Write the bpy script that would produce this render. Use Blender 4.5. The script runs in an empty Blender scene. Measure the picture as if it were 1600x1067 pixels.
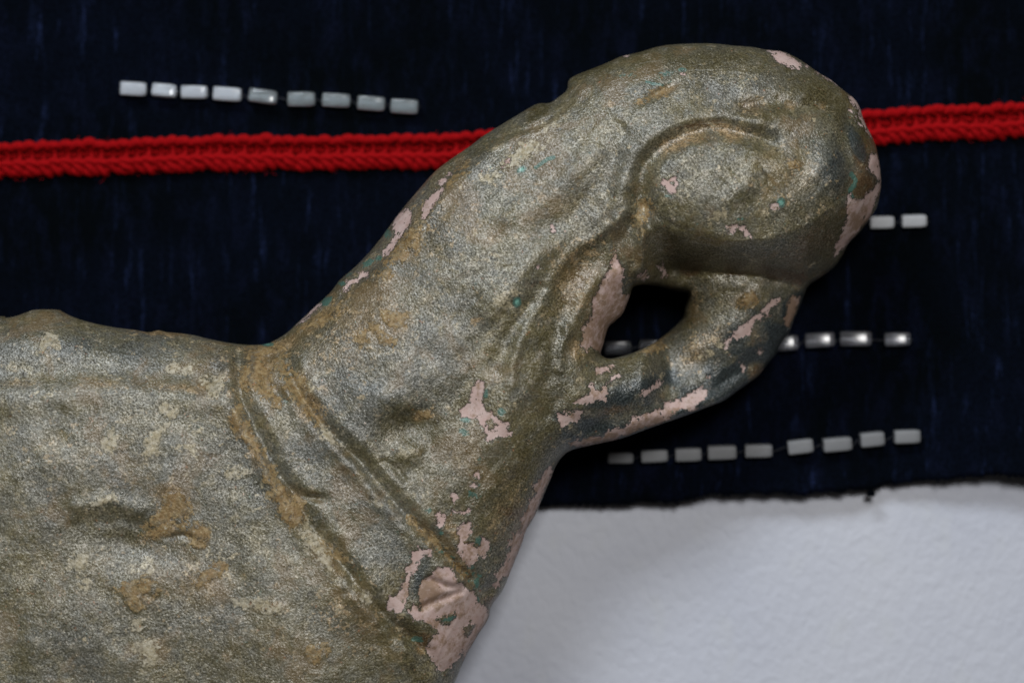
import bpy, math, random
import numpy as np
from mathutils import Vector

random.seed(7)
RNG = np.random.RandomState(11)

# ------------------------------------------------------------------ camera, world, lamps
S = 0.00015                     # metres per unit used in the builders (photo width 1600 units = 0.24 m)
DCAM = 5000.0                   # camera height above the table in those units (0.75 m)
scene = bpy.context.scene
cam_d = bpy.data.cameras.new("camera")
cam = bpy.data.objects.new("camera", cam_d)
scene.collection.objects.link(cam)
cam.location = (0, 0, DCAM * S)
cam_d.sensor_width = 36.0
cam_d.lens = 36.0 * DCAM / 1600.0
cam_d.clip_start = 0.01
cam_d.clip_end = 20.0
cam_d.dof.use_dof = True
cam_d.dof.focus_distance = (DCAM - 262) * S
cam_d.dof.aperture_fstop = 5.6
scene.camera = cam

world = bpy.data.worlds.new("World")
scene.world = world
world.use_nodes = True
bg = world.node_tree.nodes["Background"]
bg.inputs[0].default_value = (1.0, 0.93, 0.84, 1)
bg.inputs[1].default_value = 0.028


def area(name, loc, size_x, size_y, power, col, target=(0, 0, 0.02)):
    ld = bpy.data.lights.new(name, 'AREA')
    ld.shape = 'RECTANGLE'
    ld.size = size_x
    ld.size_y = size_y
    ld.energy = power
    ld.color = col
    lo = bpy.data.objects.new(name, ld)
    scene.collection.objects.link(lo)
    lo.location = loc
    lo.rotation_euler = (Vector(target) - Vector(loc)).to_track_quat('-Z', 'Y').to_euler()
    return lo


area("window_light", (-0.28, 0.74, 0.74), 0.42, 0.26, 7.8, (0.86, 0.93, 1.0))
area("ceiling_light", (0.11, 0.24, 0.88), 0.18, 0.15, 5.1, (1.0, 0.985, 0.96))

scene.view_settings.view_transform = 'Standard'
scene.view_settings.look = 'None'
scene.view_settings.gamma = 1.0
scene.view_settings.exposure = 0.0
scene.cycles.max_bounces = 6


# ------------------------------------------------------------------ helpers
def W(px, py, z):
    """photo position at height z (all in units) -> metres"""
    k = (1.0 - z / DCAM) * S
    return (px - 800.0) * k, (533.5 - py) * k, z * S


def mesh_from(name, V, F):
    me = bpy.data.meshes.new(name)
    V = np.asarray(V, dtype=np.float32)
    F = np.asarray(F, dtype=np.int32)
    me.vertices.add(len(V))
    me.vertices.foreach_set("co", V.ravel())
    n = F.shape[1]
    me.loops.add(F.size)
    me.loops.foreach_set("vertex_index", F.ravel())
    me.polygons.add(len(F))
    me.polygons.foreach_set("loop_start", np.arange(0, F.size, n, dtype=np.int32))
    me.polygons.foreach_set("loop_total", np.full(len(F), n, dtype=np.int32))
    me.update(calc_edges=True)
    me.polygons.foreach_set("use_smooth", np.ones(len(F), dtype=bool))
    return me


def link(name, me, mat, parent=None):
    o = bpy.data.objects.new(name, me)
    scene.collection.objects.link(o)
    if mat and not me.materials:
        me.materials.append(mat)
    if parent:
        o.parent = parent
    return o


def catmull(pts, closed=True, step=3.0):
    pts = [np.array(p, float) for p in pts]
    n = len(pts)
    out = []
    rng = range(n) if closed else range(n - 1)
    for i in rng:
        if closed:
            p0, p1, p2, p3 = pts[i - 1], pts[i], pts[(i + 1) % n], pts[(i + 2) % n]
        else:
            p0, p1, p2, p3 = pts[max(i - 1, 0)], pts[i], pts[i + 1], pts[min(i + 2, n - 1)]
        m = max(1, int(np.linalg.norm(p2 - p1) / step))
        for k in range(m):
            t = k / m
            q = 0.5 * ((2 * p1) + (-p0 + p2) * t + (2 * p0 - 5 * p1 + 4 * p2 - p3) * t * t
                       + (-p0 + 3 * p1 - 3 * p2 + p3) * t ** 3)
            out.append(q)
    if not closed:
        out.append(pts[-1])
    return np.array(out)


LAT = {}


def vnoise(X, Y, size, seed, stretch=(1, 1, 0)):
    """smooth value noise -1..1 on lattice of given size"""
    sx, sy, ang = stretch
    if ang:
        c, s_ = math.cos(ang), math.sin(ang)
        X, Y = X * c + Y * s_, -X * s_ + Y * c
    u = X / (size * sx) + 512.37
    v = Y / (size * sy) + 512.71
    if seed not in LAT:
        LAT[seed] = np.random.RandomState(seed).rand(256, 256).astype(np.float32) * 2 - 1
    L = LAT[seed]
    iu = np.floor(u).astype(int); iv = np.floor(v).astype(int)
    fu = u - iu; fv = v - iv
    fu = fu * fu * (3 - 2 * fu); fv = fv * fv * (3 - 2 * fv)
    a = L[iv % 256, iu % 256]; b = L[iv % 256, (iu + 1) % 256]
    c = L[(iv + 1) % 256, iu % 256]; d = L[(iv + 1) % 256, (iu + 1) % 256]
    return (a * (1 - fu) + b * fu) * (1 - fv) + (c * (1 - fu) + d * fu) * fv


def fbm(X, Y, size, seed, octv=4, gain=0.5, stretch=(1, 1, 0)):
    r = 0; a = 1; t = 0
    for o in range(octv):
        ang = 0.7 * o if stretch == (1, 1, 0) else stretch[2]
        r = r + a * vnoise(X, Y, size / 2 ** o, seed + o, (stretch[0], stretch[1], ang))
        t += a; a *= gain
    return r / t


def inside_grid(xs, ys, poly):
    cnt = np.zeros((len(ys), len(xs) + 1), dtype=np.int32)
    P = poly; Q = np.roll(poly, -1, axis=0)
    for (x0, y0), (x1, y1) in zip(P, Q):
        if y0 == y1:
            continue
        if y0 > y1:
            x0, y0, x1, y1 = x1, y1, x0, y0
        j0 = np.searchsorted(ys, y0, 'left'); j1 = np.searchsorted(ys, y1, 'left')
        if j1 <= j0:
            continue
        yy = ys[j0:j1]
        xc = x0 + (yy - y0) / (y1 - y0) * (x1 - x0)
        ii = np.searchsorted(xs, xc, 'right')
        np.add.at(cnt, (np.arange(j0, j1), ii), 1)
    return (np.cumsum(cnt, axis=1)[:, :-1] % 2) == 1


def seg_field(xs, ys, segs, margin, D=None, NX=None, NY=None):
    """min distance to the segments, only within margin; optional nearest point"""
    if D is None:
        D = np.full((len(ys), len(xs)), float(margin))
    for (x0, y0, x1, y1) in segs:
        i0 = np.searchsorted(xs, min(x0, x1) - margin); i1 = np.searchsorted(xs, max(x0, x1) + margin)
        j0 = np.searchsorted(ys, min(y0, y1) - margin); j1 = np.searchsorted(ys, max(y0, y1) + margin)
        if i1 <= i0 or j1 <= j0:
            continue
        X = xs[i0:i1][None, :]; Y = ys[j0:j1][:, None]
        dx, dy = x1 - x0, y1 - y0
        L2 = dx * dx + dy * dy + 1e-9
        t = np.clip(((X - x0) * dx + (Y - y0) * dy) / L2, 0, 1)
        qx = x0 + t * dx; qy = y0 + t * dy
        d = np.hypot(X - qx, Y - qy)
        sub = D[j0:j1, i0:i1]
        m = d < sub
        sub[m] = d[m]
        if NX is not None:
            NX[j0:j1, i0:i1][m] = qx[m]
            NY[j0:j1, i0:i1][m] = qy[m]
    return D


def segs_closed(p):
    q = np.roll(p, -1, axis=0)
    return np.concatenate([p, q], axis=1)


def segs_open(p):
    return np.concatenate([p[:-1], p[1:]], axis=1)


# ------------------------------------------------------------------ node helpers
class NT:
    def __init__(self, name):
        self.m = bpy.data.materials.new(name)
        self.m.use_nodes = True
        self.t = self.m.node_tree
        self.b = self.t.nodes["Principled BSDF"]

    def n(self, typ, **kw):
        nd = self.t.nodes.new(typ)
        for k, v in kw.items():
            setattr(nd, k, v)
        return nd

    def lk(self, a, b):
        self.t.links.new(a, b)

    def val(self, inp, v):
        if hasattr(v, 'is_output') or isinstance(v, bpy.types.NodeSocket):
            self.lk(v, inp)
        else:
            inp.default_value = v

    def coord(self):
        return self.n('ShaderNodeTexCoord').outputs['Object']

    def mapping(self, vec, scale=(1, 1, 1), rot=(0, 0, 0)):
        m = self.n('ShaderNodeMapping')
        self.lk(vec, m.inputs['Vector'])
        m.inputs['Scale'].default_value = scale
        m.inputs['Rotation'].default_value = rot
        return m.outputs[0]

    def noise(self, vec, size, detail=2, rough=0.5, dist=0.0):
        n = self.n('ShaderNodeTexNoise')
        self.lk(vec, n.inputs['Vector'])
        n.inputs['Scale'].default_value = 1.0 / (size * S)
        n.inputs['Detail'].default_value = detail
        n.inputs['Roughness'].default_value = rough
        n.inputs['Distortion'].default_value = dist
        return n.outputs['Fac']

    def math(self, op, a, b=0.0, c=0.0, clamp=False):
        n = self.n('ShaderNodeMath', operation=op, use_clamp=clamp)
        self.val(n.inputs[0], a); self.val(n.inputs[1], b)
        if op in ('MULTIPLY_ADD',):
            self.val(n.inputs[2], c)
        return n.outputs[0]

    def step(self, v, lo, hi, a=0.0, b=1.0):
        n = self.n('ShaderNodeMapRange', interpolation_type='SMOOTHSTEP')
        self.val(n.inputs['Value'], v)
        n.inputs['From Min'].default_value = lo; n.inputs['From Max'].default_value = hi
        n.inputs['To Min'].default_value = a; n.inputs['To Max'].default_value = b
        return n.outputs[0]

    def mix(self, f, a, b, blend='MIX'):
        n = self.n('ShaderNodeMix', data_type='RGBA', blend_type=blend)
        self.val(n.inputs[0], f)
        for i, v in ((6, a), (7, b)):
            if isinstance(v, tuple):
                n.inputs[i].default_value = (*v, 1)
            else:
                self.lk(v, n.inputs[i])
        return n.outputs[2]

    def attr(self, name):
        return self.n('ShaderNodeAttribute', attribute_name=name).outputs['Fac']

    def bump(self, h, dist, strength=1.0, prev=None):
        n = self.n('ShaderNodeBump')
        self.lk(h, n.inputs['Height'])
        n.inputs['Distance'].default_value = dist * S
        n.inputs['Strength'].default_value = strength
        if prev:
            self.lk(prev, n.inputs['Normal'])
        return n.outputs[0]


# ------------------------------------------------------------------ materials
def mat_bronze():
    k = NT("weathered_bronze")
    P = k.coord()
    pink = k.attr('bare'); ochre = k.attr('ochre'); green = k.attr('green')
    olive_and_shade = k.attr('olive_and_shade'); blue = k.attr('steel_and_shade'); brown = k.attr('brown'); pale = k.attr('pale')
    nL = k.noise(P, 70, 4, 0.6, 0.3)
    nM = k.noise(P, 22, 4, 0.65, 0.2)
    nS = k.noise(P, 7, 3, 0.6)
    nF = k.noise(P, 3.2, 3, 0.65)
    nG = k.noise(k.mapping(P, rot=(0.3, 0.2, 1.1)), 2.6, 1, 0.5)
    nC = k.noise(k.mapping(P, rot=(1.3, 0.7, 0.4)), 13, 4, 0.7)
    # crust: olive / grey with blotches
    base = k.mix(k.step(nL, 0.36, 0.64), (0.092, 0.080, 0.038), (0.134, 0.124, 0.086))
    nX = k.noise(k.mapping(P, rot=(0.5, 1.2, 0.2)), 190, 3, 0.55, 0.4)
    nY = k.noise(k.mapping(P, rot=(1.5, 0.2, 0.9)), 60, 4, 0.62, 0.5)
    base = k.mix(k.math('MULTIPLY', k.step(nX, 0.42, 0.62), k.step(nY, 0.36, 0.62), clamp=True), base, (0.150, 0.126, 0.060))
    base = k.mix(k.math('MULTIPLY', k.step(nX, 0.56, 0.38), k.step(nY, 0.60, 0.40, 0, 0.8), clamp=True), base, (0.094, 0.090, 0.072))
    base = k.mix(k.step(nM, 0.45, 0.66, 0, 0.6), base, (0.108, 0.108, 0.090))
    base = k.mix(k.math('MULTIPLY', k.step(nC, 0.525, 0.56, 0, 0.62), k.step(nY, 0.42, 0.55, 0.12, 1)), base, (0.235, 0.200, 0.118))
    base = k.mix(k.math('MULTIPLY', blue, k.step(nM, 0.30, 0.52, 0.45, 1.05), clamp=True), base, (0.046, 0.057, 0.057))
    base = k.mix(k.step(blue, 0.80, 1.25, 0, 0.9), base, (0.020, 0.026, 0.026))  # near-black for the bill's shaded lower side, painted as colour
    base = k.mix(k.math('MULTIPLY', olive_and_shade, k.step(nC, 0.25, 0.6, 0.35, 1), clamp=True), base, (0.080, 0.064, 0.022))
    so = k.math('ADD', ochre, k.math('MULTIPLY', k.math('SUBTRACT', nY, 0.5), 1.3))
    base = k.mix(k.step(so, 0.10, 0.72, 0, 0.58), base, (0.200, 0.130, 0.055))
    nB = k.noise(k.mapping(P, rot=(2.5, 0.4, 1.2)), 85, 5, 0.66, 0.6)
    base = k.mix(k.step(nB, 0.53, 0.64, 0, 0.6), base, (0.150, 0.100, 0.045))
    bm = k.math('ADD', brown, k.math('MULTIPLY', k.math('SUBTRACT', nS, 0.5), 0.9))
    base = k.mix(k.step(bm, 0.25, 0.75, 0, 0.9), base, (0.115, 0.068, 0.030))
    om = k.math('ADD', k.math('MULTIPLY', ochre, 0.68), k.math('MULTIPLY', k.math('SUBTRACT', nM, 0.5), 1.2))
    om = k.math('ADD', om, k.math('MULTIPLY', k.math('SUBTRACT', nS, 0.5), 1.0))
    om = k.math('ADD', om, k.math('MULTIPLY', k.math('SUBTRACT', nC, 0.5), 2.2))
    om = k.math('ADD', om, k.math('MULTIPLY', k.math('SUBTRACT', nF, 0.5), 0.7))
    oc = k.mix(k.step(nC, 0.35, 0.65), (0.215, 0.130, 0.055), (0.290, 0.208, 0.108))
    base = k.mix(k.step(om, 0.42, 0.52, 0, 0.85), base, oc)
    pm = k.math('ADD', pale, k.math('MULTIPLY', k.math('SUBTRACT', nM, 0.5), 1.3))
    pm = k.math('ADD', pm, k.math('MULTIPLY', k.math('SUBTRACT', nC, 0.5), 2.4))
    base = k.mix(k.step(pm, 0.42, 0.50, 0, 0.85), base, (0.340, 0.290, 0.185))
    ch = k.noise(k.mapping(P, rot=(0.4, 2.6, 0.8)), 16, 5, 0.72)
    cn = k.math('ADD', k.math('MULTIPLY', k.math('SUBTRACT', nS, 0.5), 26.0), k.math('MULTIPLY', k.math('SUBTRACT', nF, 0.5), 16.0))
    cn = k.math('ADD', cn, k.math('MULTIPLY', k.math('SUBTRACT', nM, 0.5), 34.0))
    por = k.math('ADD', k.step(k.noise(k.mapping(P, rot=(1.7, 0.3, 2.4)), 11, 4, 0.7), 0.53, 0.60, 0, 11.0), k.step(ch, 0.44, 0.38, 0, 8.0))
    cn = k.math('SUBTRACT', cn, k.math('SUBTRACT', por, 1.5))
    co = k.step(k.math('ADD', k.attr('crust_o'), cn), -1.0, 1.0)
    cc = k.step(k.math('ADD', k.attr('crust_c'), cn), -1.0, 1.0)
    occ = k.mix(k.step(nS, 0.35, 0.65), (0.195, 0.120, 0.048), (0.300, 0.218, 0.108))
    base = k.mix(k.math('MULTIPLY', co, k.step(nC, 0.38, 0.54, 0.35, 0.92)), base, occ)
    base = k.mix(k.math('MULTIPLY', cc, k.step(nC, 0.36, 0.52, 0.50, 0.92)), base, k.mix(k.step(nS, 0.35, 0.65), (0.320, 0.270, 0.170), (0.450, 0.410, 0.320)))
    dep = k.math('MAXIMUM', co, cc)
    # random small verdigris, rust and cream specks
    sp = k.noise(k.mapping(P, rot=(0.9, 0.1, 2.0)), 9, 3, 0.6)
    base = k.mix(k.step(sp, 0.69, 0.73, 0, 0.6), base, (0.070, 0.140, 0.110))
    sp2 = k.noise(k.mapping(P, rot=(0.2, 1.9, 0.3)), 8, 3, 0.6)
    base = k.mix(k.step(sp2, 0.67, 0.73, 0, 0.7), base, (0.280, 0.125, 0.055))
    sp3 = k.noise(k.mapping(P, rot=(2.2, 0.9, 1.3)), 6.5, 2, 0.6)
    base = k.mix(k.step(sp3, 0.68, 0.74, 0, 0.7), base, (0.42, 0.38, 0.29))
    base = k.mix(k.step(ch, 0.585, 0.61, 0, 0.55), base, (0.235, 0.205, 0.150))
    base = k.mix(k.step(ch, 0.40, 0.375, 0, 0.6), base, (0.050, 0.043, 0.026))
    sc = k.noise(k.mapping(P, rot=(0, 0, 0.72), scale=(0.12, 1.6, 1)), 9, 3, 0.6)
    base = k.mix(k.math('MULTIPLY', k.step(sc, 0.60, 0.64, 0, 0.35), k.step(nX, 0.5, 0.6)), base, (0.30, 0.28, 0.22))
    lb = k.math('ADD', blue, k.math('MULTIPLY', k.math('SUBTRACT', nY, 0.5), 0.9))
    base = k.mix(k.step(lb, 0.55, 0.95, 0, 0.85), base, (0.030, 0.039, 0.039))  # late pass: steel-grey patina plus the bill's painted shade
    lo = k.math('ADD', olive_and_shade, k.math('MULTIPLY', k.math('SUBTRACT', nC, 0.5), 1.0))
    base = k.mix(k.step(lo, 0.45, 0.95, 0, 0.6), base, (0.062, 0.052, 0.020))  # late pass: olive patina plus shade painted in under the head
    # grain of the crust
    gr = k.step(nF, 0.34, 0.66, 0.66, 1.30)
    g2 = k.step(nG, 0.30, 0.70, 0.74, 1.24)
    gg = k.math('MULTIPLY', gr, g2)
    gvar = k.step(nB, 0.40, 0.60, 1.25, 0.55)
    gg = k.math('ADD', 1.0, k.math('MULTIPLY', k.math('MULTIPLY', k.math('SUBTRACT', gg, 1.0), gvar), k.math('SUBTRACT', 1.0, k.math('MULTIPLY', dep, 0.6))))
    gg = k.math('MULTIPLY', gg, 0.88)
    gcol = k.n('ShaderNodeCombineColor')
    for i in range(3):
        k.lk(gg, gcol.inputs[i])
    crust = k.mix(1.0, base, gcol.outputs[0], 'MULTIPLY')
    # verdigris
    gmk = k.math('ADD', k.math('MULTIPLY', green, 0.88), k.math('MULTIPLY', k.math('SUBTRACT', nS, 0.5), 1.1))
    crust = k.mix(k.step(gmk, 0.42, 0.60, 0, 0.85), crust, k.mix(k.step(green, 0.98, 1.35), k.mix(nC, (0.028, 0.075, 0.060), (0.075, 0.170, 0.135)), (0.130, 0.330, 0.270)))
    # bare metal skin where the crust has flaked away
    sp3h = k.noise(k.mapping(P, rot=(0.7, 1.4, 0.2)), 10, 3, 0.6)
    edge = k.math('MULTIPLY', k.math('SUBTRACT', nF, 0.5), 9.0)
    edge = k.math('ADD', edge, k.math('MULTIPLY', k.math('SUBTRACT', nS, 0.5), 17.0))
    pk = k.math('ADD', pink, edge)
    pk = k.math('SUBTRACT', pk, k.step(sp3h, 0.60, 0.70, 0, 9.0))
    pmask = k.step(pk, -0.35, 0.35)
    pc = k.mix(k.step(nM, 0.35, 0.7), (0.420, 0.300, 0.270), (0.470, 0.365, 0.335))
    dirt = k.math('ADD', k.math('ADD', k.attr('dirt'), 0.16), k.math('MULTIPLY', k.math('SUBTRACT', nC, 0.5), 3.0))
    pc = k.mix(k.step(dirt, 0.15, 0.95, 0, 0.8), pc, (0.205, 0.130, 0.075))
    pc = k.mix(k.step(nF, 0.55, 0.8, 0, 0.3), pc, (0.30, 0.2, 0.16))
    # darker line round each flake
    rim = k.math('MULTIPLY', k.step(pk, -2.6, -0.6), k.math('SUBTRACT', 1.0, pmask))
    crust = k.mix(k.math('MULTIPLY', rim, 0.55), crust, (0.055, 0.060, 0.042))
    col = k.mix(pmask, crust, pc)
    k.lk(col, k.b.inputs['Base Color'])
    # sparkle
    rg = k.step(nM, 0.35, 0.7, 0.36, 0.48)
    rgh = k.n('ShaderNodeMix', data_type='FLOAT')
    k.lk(pmask, rgh.inputs[0]); k.lk(rg, rgh.inputs[2]); rgh.inputs[3].default_value = 0.6
    k.lk(rgh.outputs[0], k.b.inputs['Roughness'])
    spk = k.math('MULTIPLY', k.math('SUBTRACT', 1.0, k.math('MULTIPLY', dep, 0.75)), k.step(nF, 0.36, 0.66, 0.20, 0.56))
    spk = k.math('MULTIPLY', spk, k.step(nG, 0.36, 0.62, 0.40, 0.95))
    k.lk(k.math('MULTIPLY', spk, k.math('SUBTRACT', 1.0, k.math('MULTIPLY', pmask, 0.75))), k.b.inputs['Specular IOR Level'])
    mt = k.math('MULTIPLY', k.math('SUBTRACT', 1.0, k.step(om, 0.30, 0.62, 0, 1)), k.math('SUBTRACT', 1.0, pmask))
    k.lk(k.math('MULTIPLY', mt, 0.06), k.b.inputs['Metallic'])
    k.b.inputs['IOR'].default_value = 2.1
    rough_amt = k.math('SUBTRACT', 1.0, k.math('MULTIPLY', pmask, 0.85))
    h1 = k.math('MULTIPLY', nF, rough_amt)
    h2 = k.math('MULTIPLY', nS, rough_amt)
    h3 = k.math('MULTIPLY', nG, rough_amt)
    b = k.bump(dep, 1.4, 0.6)
    b = k.bump(ch, 2.0, 0.45, b)
    b = k.bump(h2, 1.3, 0.5, b)
    b = k.bump(h1, 1.2, 0.65, b)
    b = k.bump(h3, 1.0, 0.7, b)
    b = k.bump(k.step(pk, -1.2, 1.2), -1.6, 1.0, b)
    k.lk(b, k.b.inputs['Normal'])
    return k.m


def mat_cloth():
    k = NT("indigo_cloth")
    P = k.coord()
    slub = k.noise(k.mapping(P, scale=(1, 0.13, 1)), 11, 3, 0.6)
    slub2 = k.noise(k.mapping(P, scale=(1, 0.05, 1)), 22, 2, 0.6)
    blot = k.noise(P, 260, 3, 0.5)
    dot = k.noise(k.mapping(P, scale=(1, 0.45, 1)), 5, 2, 0.6)
    twill = k.n('ShaderNodeTexWave', wave_type='BANDS', bands_direction='DIAGONAL')
    k.lk(P, twill.inputs['Vector'])
    twill.inputs['Scale'].default_value = 1.0 / (28 * S)
    twill.inputs['Distortion'].default_value = 1.0
    twill.inputs['Detail'].default_value = 1.0
    base = k.mix(k.step(blot, 0.35, 0.65), (0.0009, 0.0017, 0.0025), (0.0016, 0.0027, 0.0062))
    mot = k.noise(k.mapping(P, scale=(1, 0.4, 1)), 34, 4, 0.7)
    base = k.mix(k.step(mot, 0.45, 0.72, 0, 0.8), base, (0.0030, 0.0044, 0.0120))
    s = k.math('MULTIPLY', k.step(slub, 0.52, 0.74), k.step(slub2, 0.42, 0.66, 0.08, 1))
    s = k.math('MULTIPLY', s, k.step(blot, 0.36, 0.62, 0.25, 1.0))
    s = k.math('MULTIPLY', s, k.step(dot, 0.38, 0.62, 0.35, 1.0))
    col = k.mix(s, base, (0.0105, 0.017, 0.050))
    col = k.mix(k.math('MULTIPLY', k.step(slub, 0.70, 0.78), k.step(slub2, 0.6, 0.7)), col, (0.03, 0.055, 0.12))
    wv = k.noise(P, 4.5, 1, 0.5)
    col = k.mix(k.step(wv, 0.55, 0.35, 0, 0.55), col, (0.0006, 0.0010, 0.0018))
    k.lk(col, k.b.inputs['Base Color'])
    k.b.inputs['Roughness'].default_value = 0.95
    k.b.inputs['Specular IOR Level'].default_value = 0.02
    b = k.bump(twill.outputs['Fac'], 0.6, 0.25)
    b = k.bump(dot, 2.0, 0.6, b)
    k.lk(b, k.b.inputs['Normal'])
    return k.m


def mat_yarn():
    k = NT("red_wool")
    P = k.coord()
    f = k.noise(P, 3.0, 3, 0.6)
    g = k.noise(k.mapping(P, rot=(0, 0, 0.6), scale=(1, 0.3, 1)), 4.0, 2, 0.6)
    col = k.mix(k.step(f, 0.3, 0.7), (0.200, 0.0018, 0.003), (0.330, 0.0035, 0.0055))
    k.lk(col, k.b.inputs['Base Color'])
    k.b.inputs['Roughness'].default_value = 0.8
    k.b.inputs['Specular IOR Level'].default_value = 0.05
    k.b.inputs['Sheen Weight'].default_value = 0.02
    k.b.inputs['Sheen Tint'].default_value = (1, 0.2, 0.15, 1)
    b = k.bump(g, 3.0, 0.8)
    k.lk(b, k.b.inputs['Normal'])
    return k.m


def mat_paper():
    k = NT("white_plaster")
    P = k.coord()
    a = k.noise(k.mapping(P, rot=(0, 0, 0.5), scale=(1, 0.8, 1)), 15, 1, 0.5, 0.3)
    c = k.noise(P, 8, 2, 0.5)
    t = k.noise(P, 420, 2, 0.5)
    t2 = k.noise(k.mapping(P, scale=(1, 0.5, 1)), 60, 3, 0.6)
    col = k.mix(k.step(t, 0.3, 0.7), (0.420, 0.438, 0.505), (0.472, 0.486, 0.540))
    col = k.mix(k.step(t2, 0.55, 0.75, 0, 0.4), col, (0.460, 0.475, 0.500))
    k.lk(col, k.b.inputs['Base Color'])
    k.b.inputs['Roughness'].default_value = 0.62
    k.b.inputs['Specular IOR Level'].default_value = 0.3
    b = k.bump(a, 4.0, 0.5)
    b = k.bump(c, 1.2, 0.35, b)
    k.lk(b, k.b.inputs['Normal'])
    return k.m


def mat_bead(name, col, trans, rough, coat=0.5):
    k = NT(name)
    P = k.coord()
    n = k.noise(k.mapping(P, scale=(0.25, 1, 1)), 6, 2, 0.6)
    c = k.mix(k.step(n, 0.3, 0.7), tuple(x * 0.85 for x in col), col)
    k.lk(c, k.b.inputs['Base Color'])
    k.b.inputs['Roughness'].default_value = rough
    k.b.inputs['Transmission Weight'].default_value = trans
    k.b.inputs['IOR'].default_value = 1.5
    k.b.inputs['Coat Weight'].default_value = coat
    k.b.inputs['Coat Roughness'].default_value = 0.25
    return k.m


_t = NT("grey_thread")
_t.b.inputs['Base Color'].default_value = (0.004, 0.005, 0.010, 1)
_t.b.inputs['Roughness'].default_value = 0.8
THREAD = _t.m
BRONZE = mat_bronze(); CLOTH = mat_cloth(); YARN = mat_yarn(); PAPER = mat_paper()

# ------------------------------------------------------------------ table surface
xs = np.linspace(-1400, 3000, 221); ys = np.linspace(-1500, 2500, 201)
X, Y = np.meshgrid(xs, ys)
Z = 0.6 * fbm(X, Y, 160, 300, 2)
wx, wy, wz = W(X, Y, Z - 0)
V = np.stack([wx, wy, wz], -1).reshape(-1, 3)
nx, ny = len(xs), len(ys)
I = np.arange(nx * ny).reshape(ny, nx)
F = np.stack([I[:-1, :-1], I[1:, :-1], I[1:, 1:], I[:-1, 1:]], -1).reshape(-1, 4)
table = link("table_surface", mesh_from("table_surface", V, F), PAPER)
table["kind"] = "structure"
table["label"] = "white finely pebbled table surface showing below the torn cloth edge"

# ------------------------------------------------------------------ indigo cloth with its trim
EDGE = catmull([(-1000, 840), (-300, 822), (300, 806), (700, 799), (850, 794), (890, 793), (960, 793), (1000, 790), (1060, 788),
                (1100, 779), (1140, 777), (1210, 776), (1257, 778), (1290, 772), (1340, 770), (1362, 771), (1376, 765),
                (1400, 760), (1480, 754), (1550, 747), (1600, 750), (1700, 756), (2000, 748), (2500, 742)], closed=False, step=4)


def edge_y(x):
    return np.interp(x, EDGE[:, 0], EDGE[:, 1])


def cloth_z(X, Y):
    d = edge_y(X) - Y                           # distance in from the torn edge
    lift = np.interp(X, [600, 900, 1100, 1330, 1375, 1420, 1600, 1800], [22, 24, 34, 34, 20, 30, 60, 70])
    z = 8 + 5 * fbm(X, Y, 420, 310, 2) + lift * np.exp(-np.maximum(d, 0) / 150.0)
    # the trim is sewn on a soft tuck
    return z


def torn(x):
    return edge_y(x) - 6 + 1.6 * vnoise(x, x * 0 + 3, 9, 320) + 1.4 * vnoise(x, x * 0 + 9, 22, 321)


xs = np.concatenate([np.linspace(-900, 780, 140)[:-1], np.linspace(780, 1640, 431)[:-1], np.linspace(1640, 2400, 60)])
vv = 1 - np.linspace(0, 1, 150) ** 0.75
vv = vv[::-1]
TOP = -900.0
Xg = np.repeat(xs[None, :], len(vv), 0)
Yg = TOP + (torn(xs)[None, :] - TOP) * (1 - vv[::-1][:, None] * 1.0)
Yg = TOP + (torn(xs)[None, :] - TOP) * (np.linspace(0, 1, 150)[:, None] ** 0.8)
Zg = cloth_z(Xg, Yg) + 0.8 * vnoise(Xg, Yg, 30, 330)
TH = 5.0
wx, wy, wz = W(Xg, Yg, Zg)
Vt = np.stack([wx, wy, wz], -1).reshape(-1, 3)
wx, wy, wz = W(Xg, Yg - 0.5, Zg - TH)
Vb = np.stack([wx, wy, wz], -1).reshape(-1, 3)
ny, nx = Xg.shape
I = np.arange(nx * ny).reshape(ny, nx)
F = np.stack([I[:-1, :-1], I[1:, :-1], I[1:, 1:], I[:-1, 1:]], -1).reshape(-1, 4)
N0 = nx * ny
Fb = F[:, ::-1] + N0
side = []
for row, fl in ((I[-1], False), (I[0], True)):
    q = np.stack([row[:-1], row[:-1] + N0, row[1:] + N0, row[1:]], -1)
    side.append(q if not fl else q[:, ::-1])
for colm, fl in ((I[:, 0], False), (I[:, -1], True)):
    q = np.stack([colm[:-1], colm[:-1] + N0, colm[1:] + N0, colm[1:]], -1)
    side.append(q if not fl else q[:, ::-1])
cloth = bpy.data.objects.new("cloth", None)
scene.collection.objects.link(cloth)
cloth.empty_display_size = 0.02
cloth["label"] = "dark indigo woven cloth with red knitted trim and rows of glass tube beads"
cloth["category"] = "cloth"
link("woven_fabric", mesh_from("woven_fabric", np.concatenate([Vt, Vb]), np.concatenate([F, Fb] + side)), CLOTH, cloth)


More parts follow.
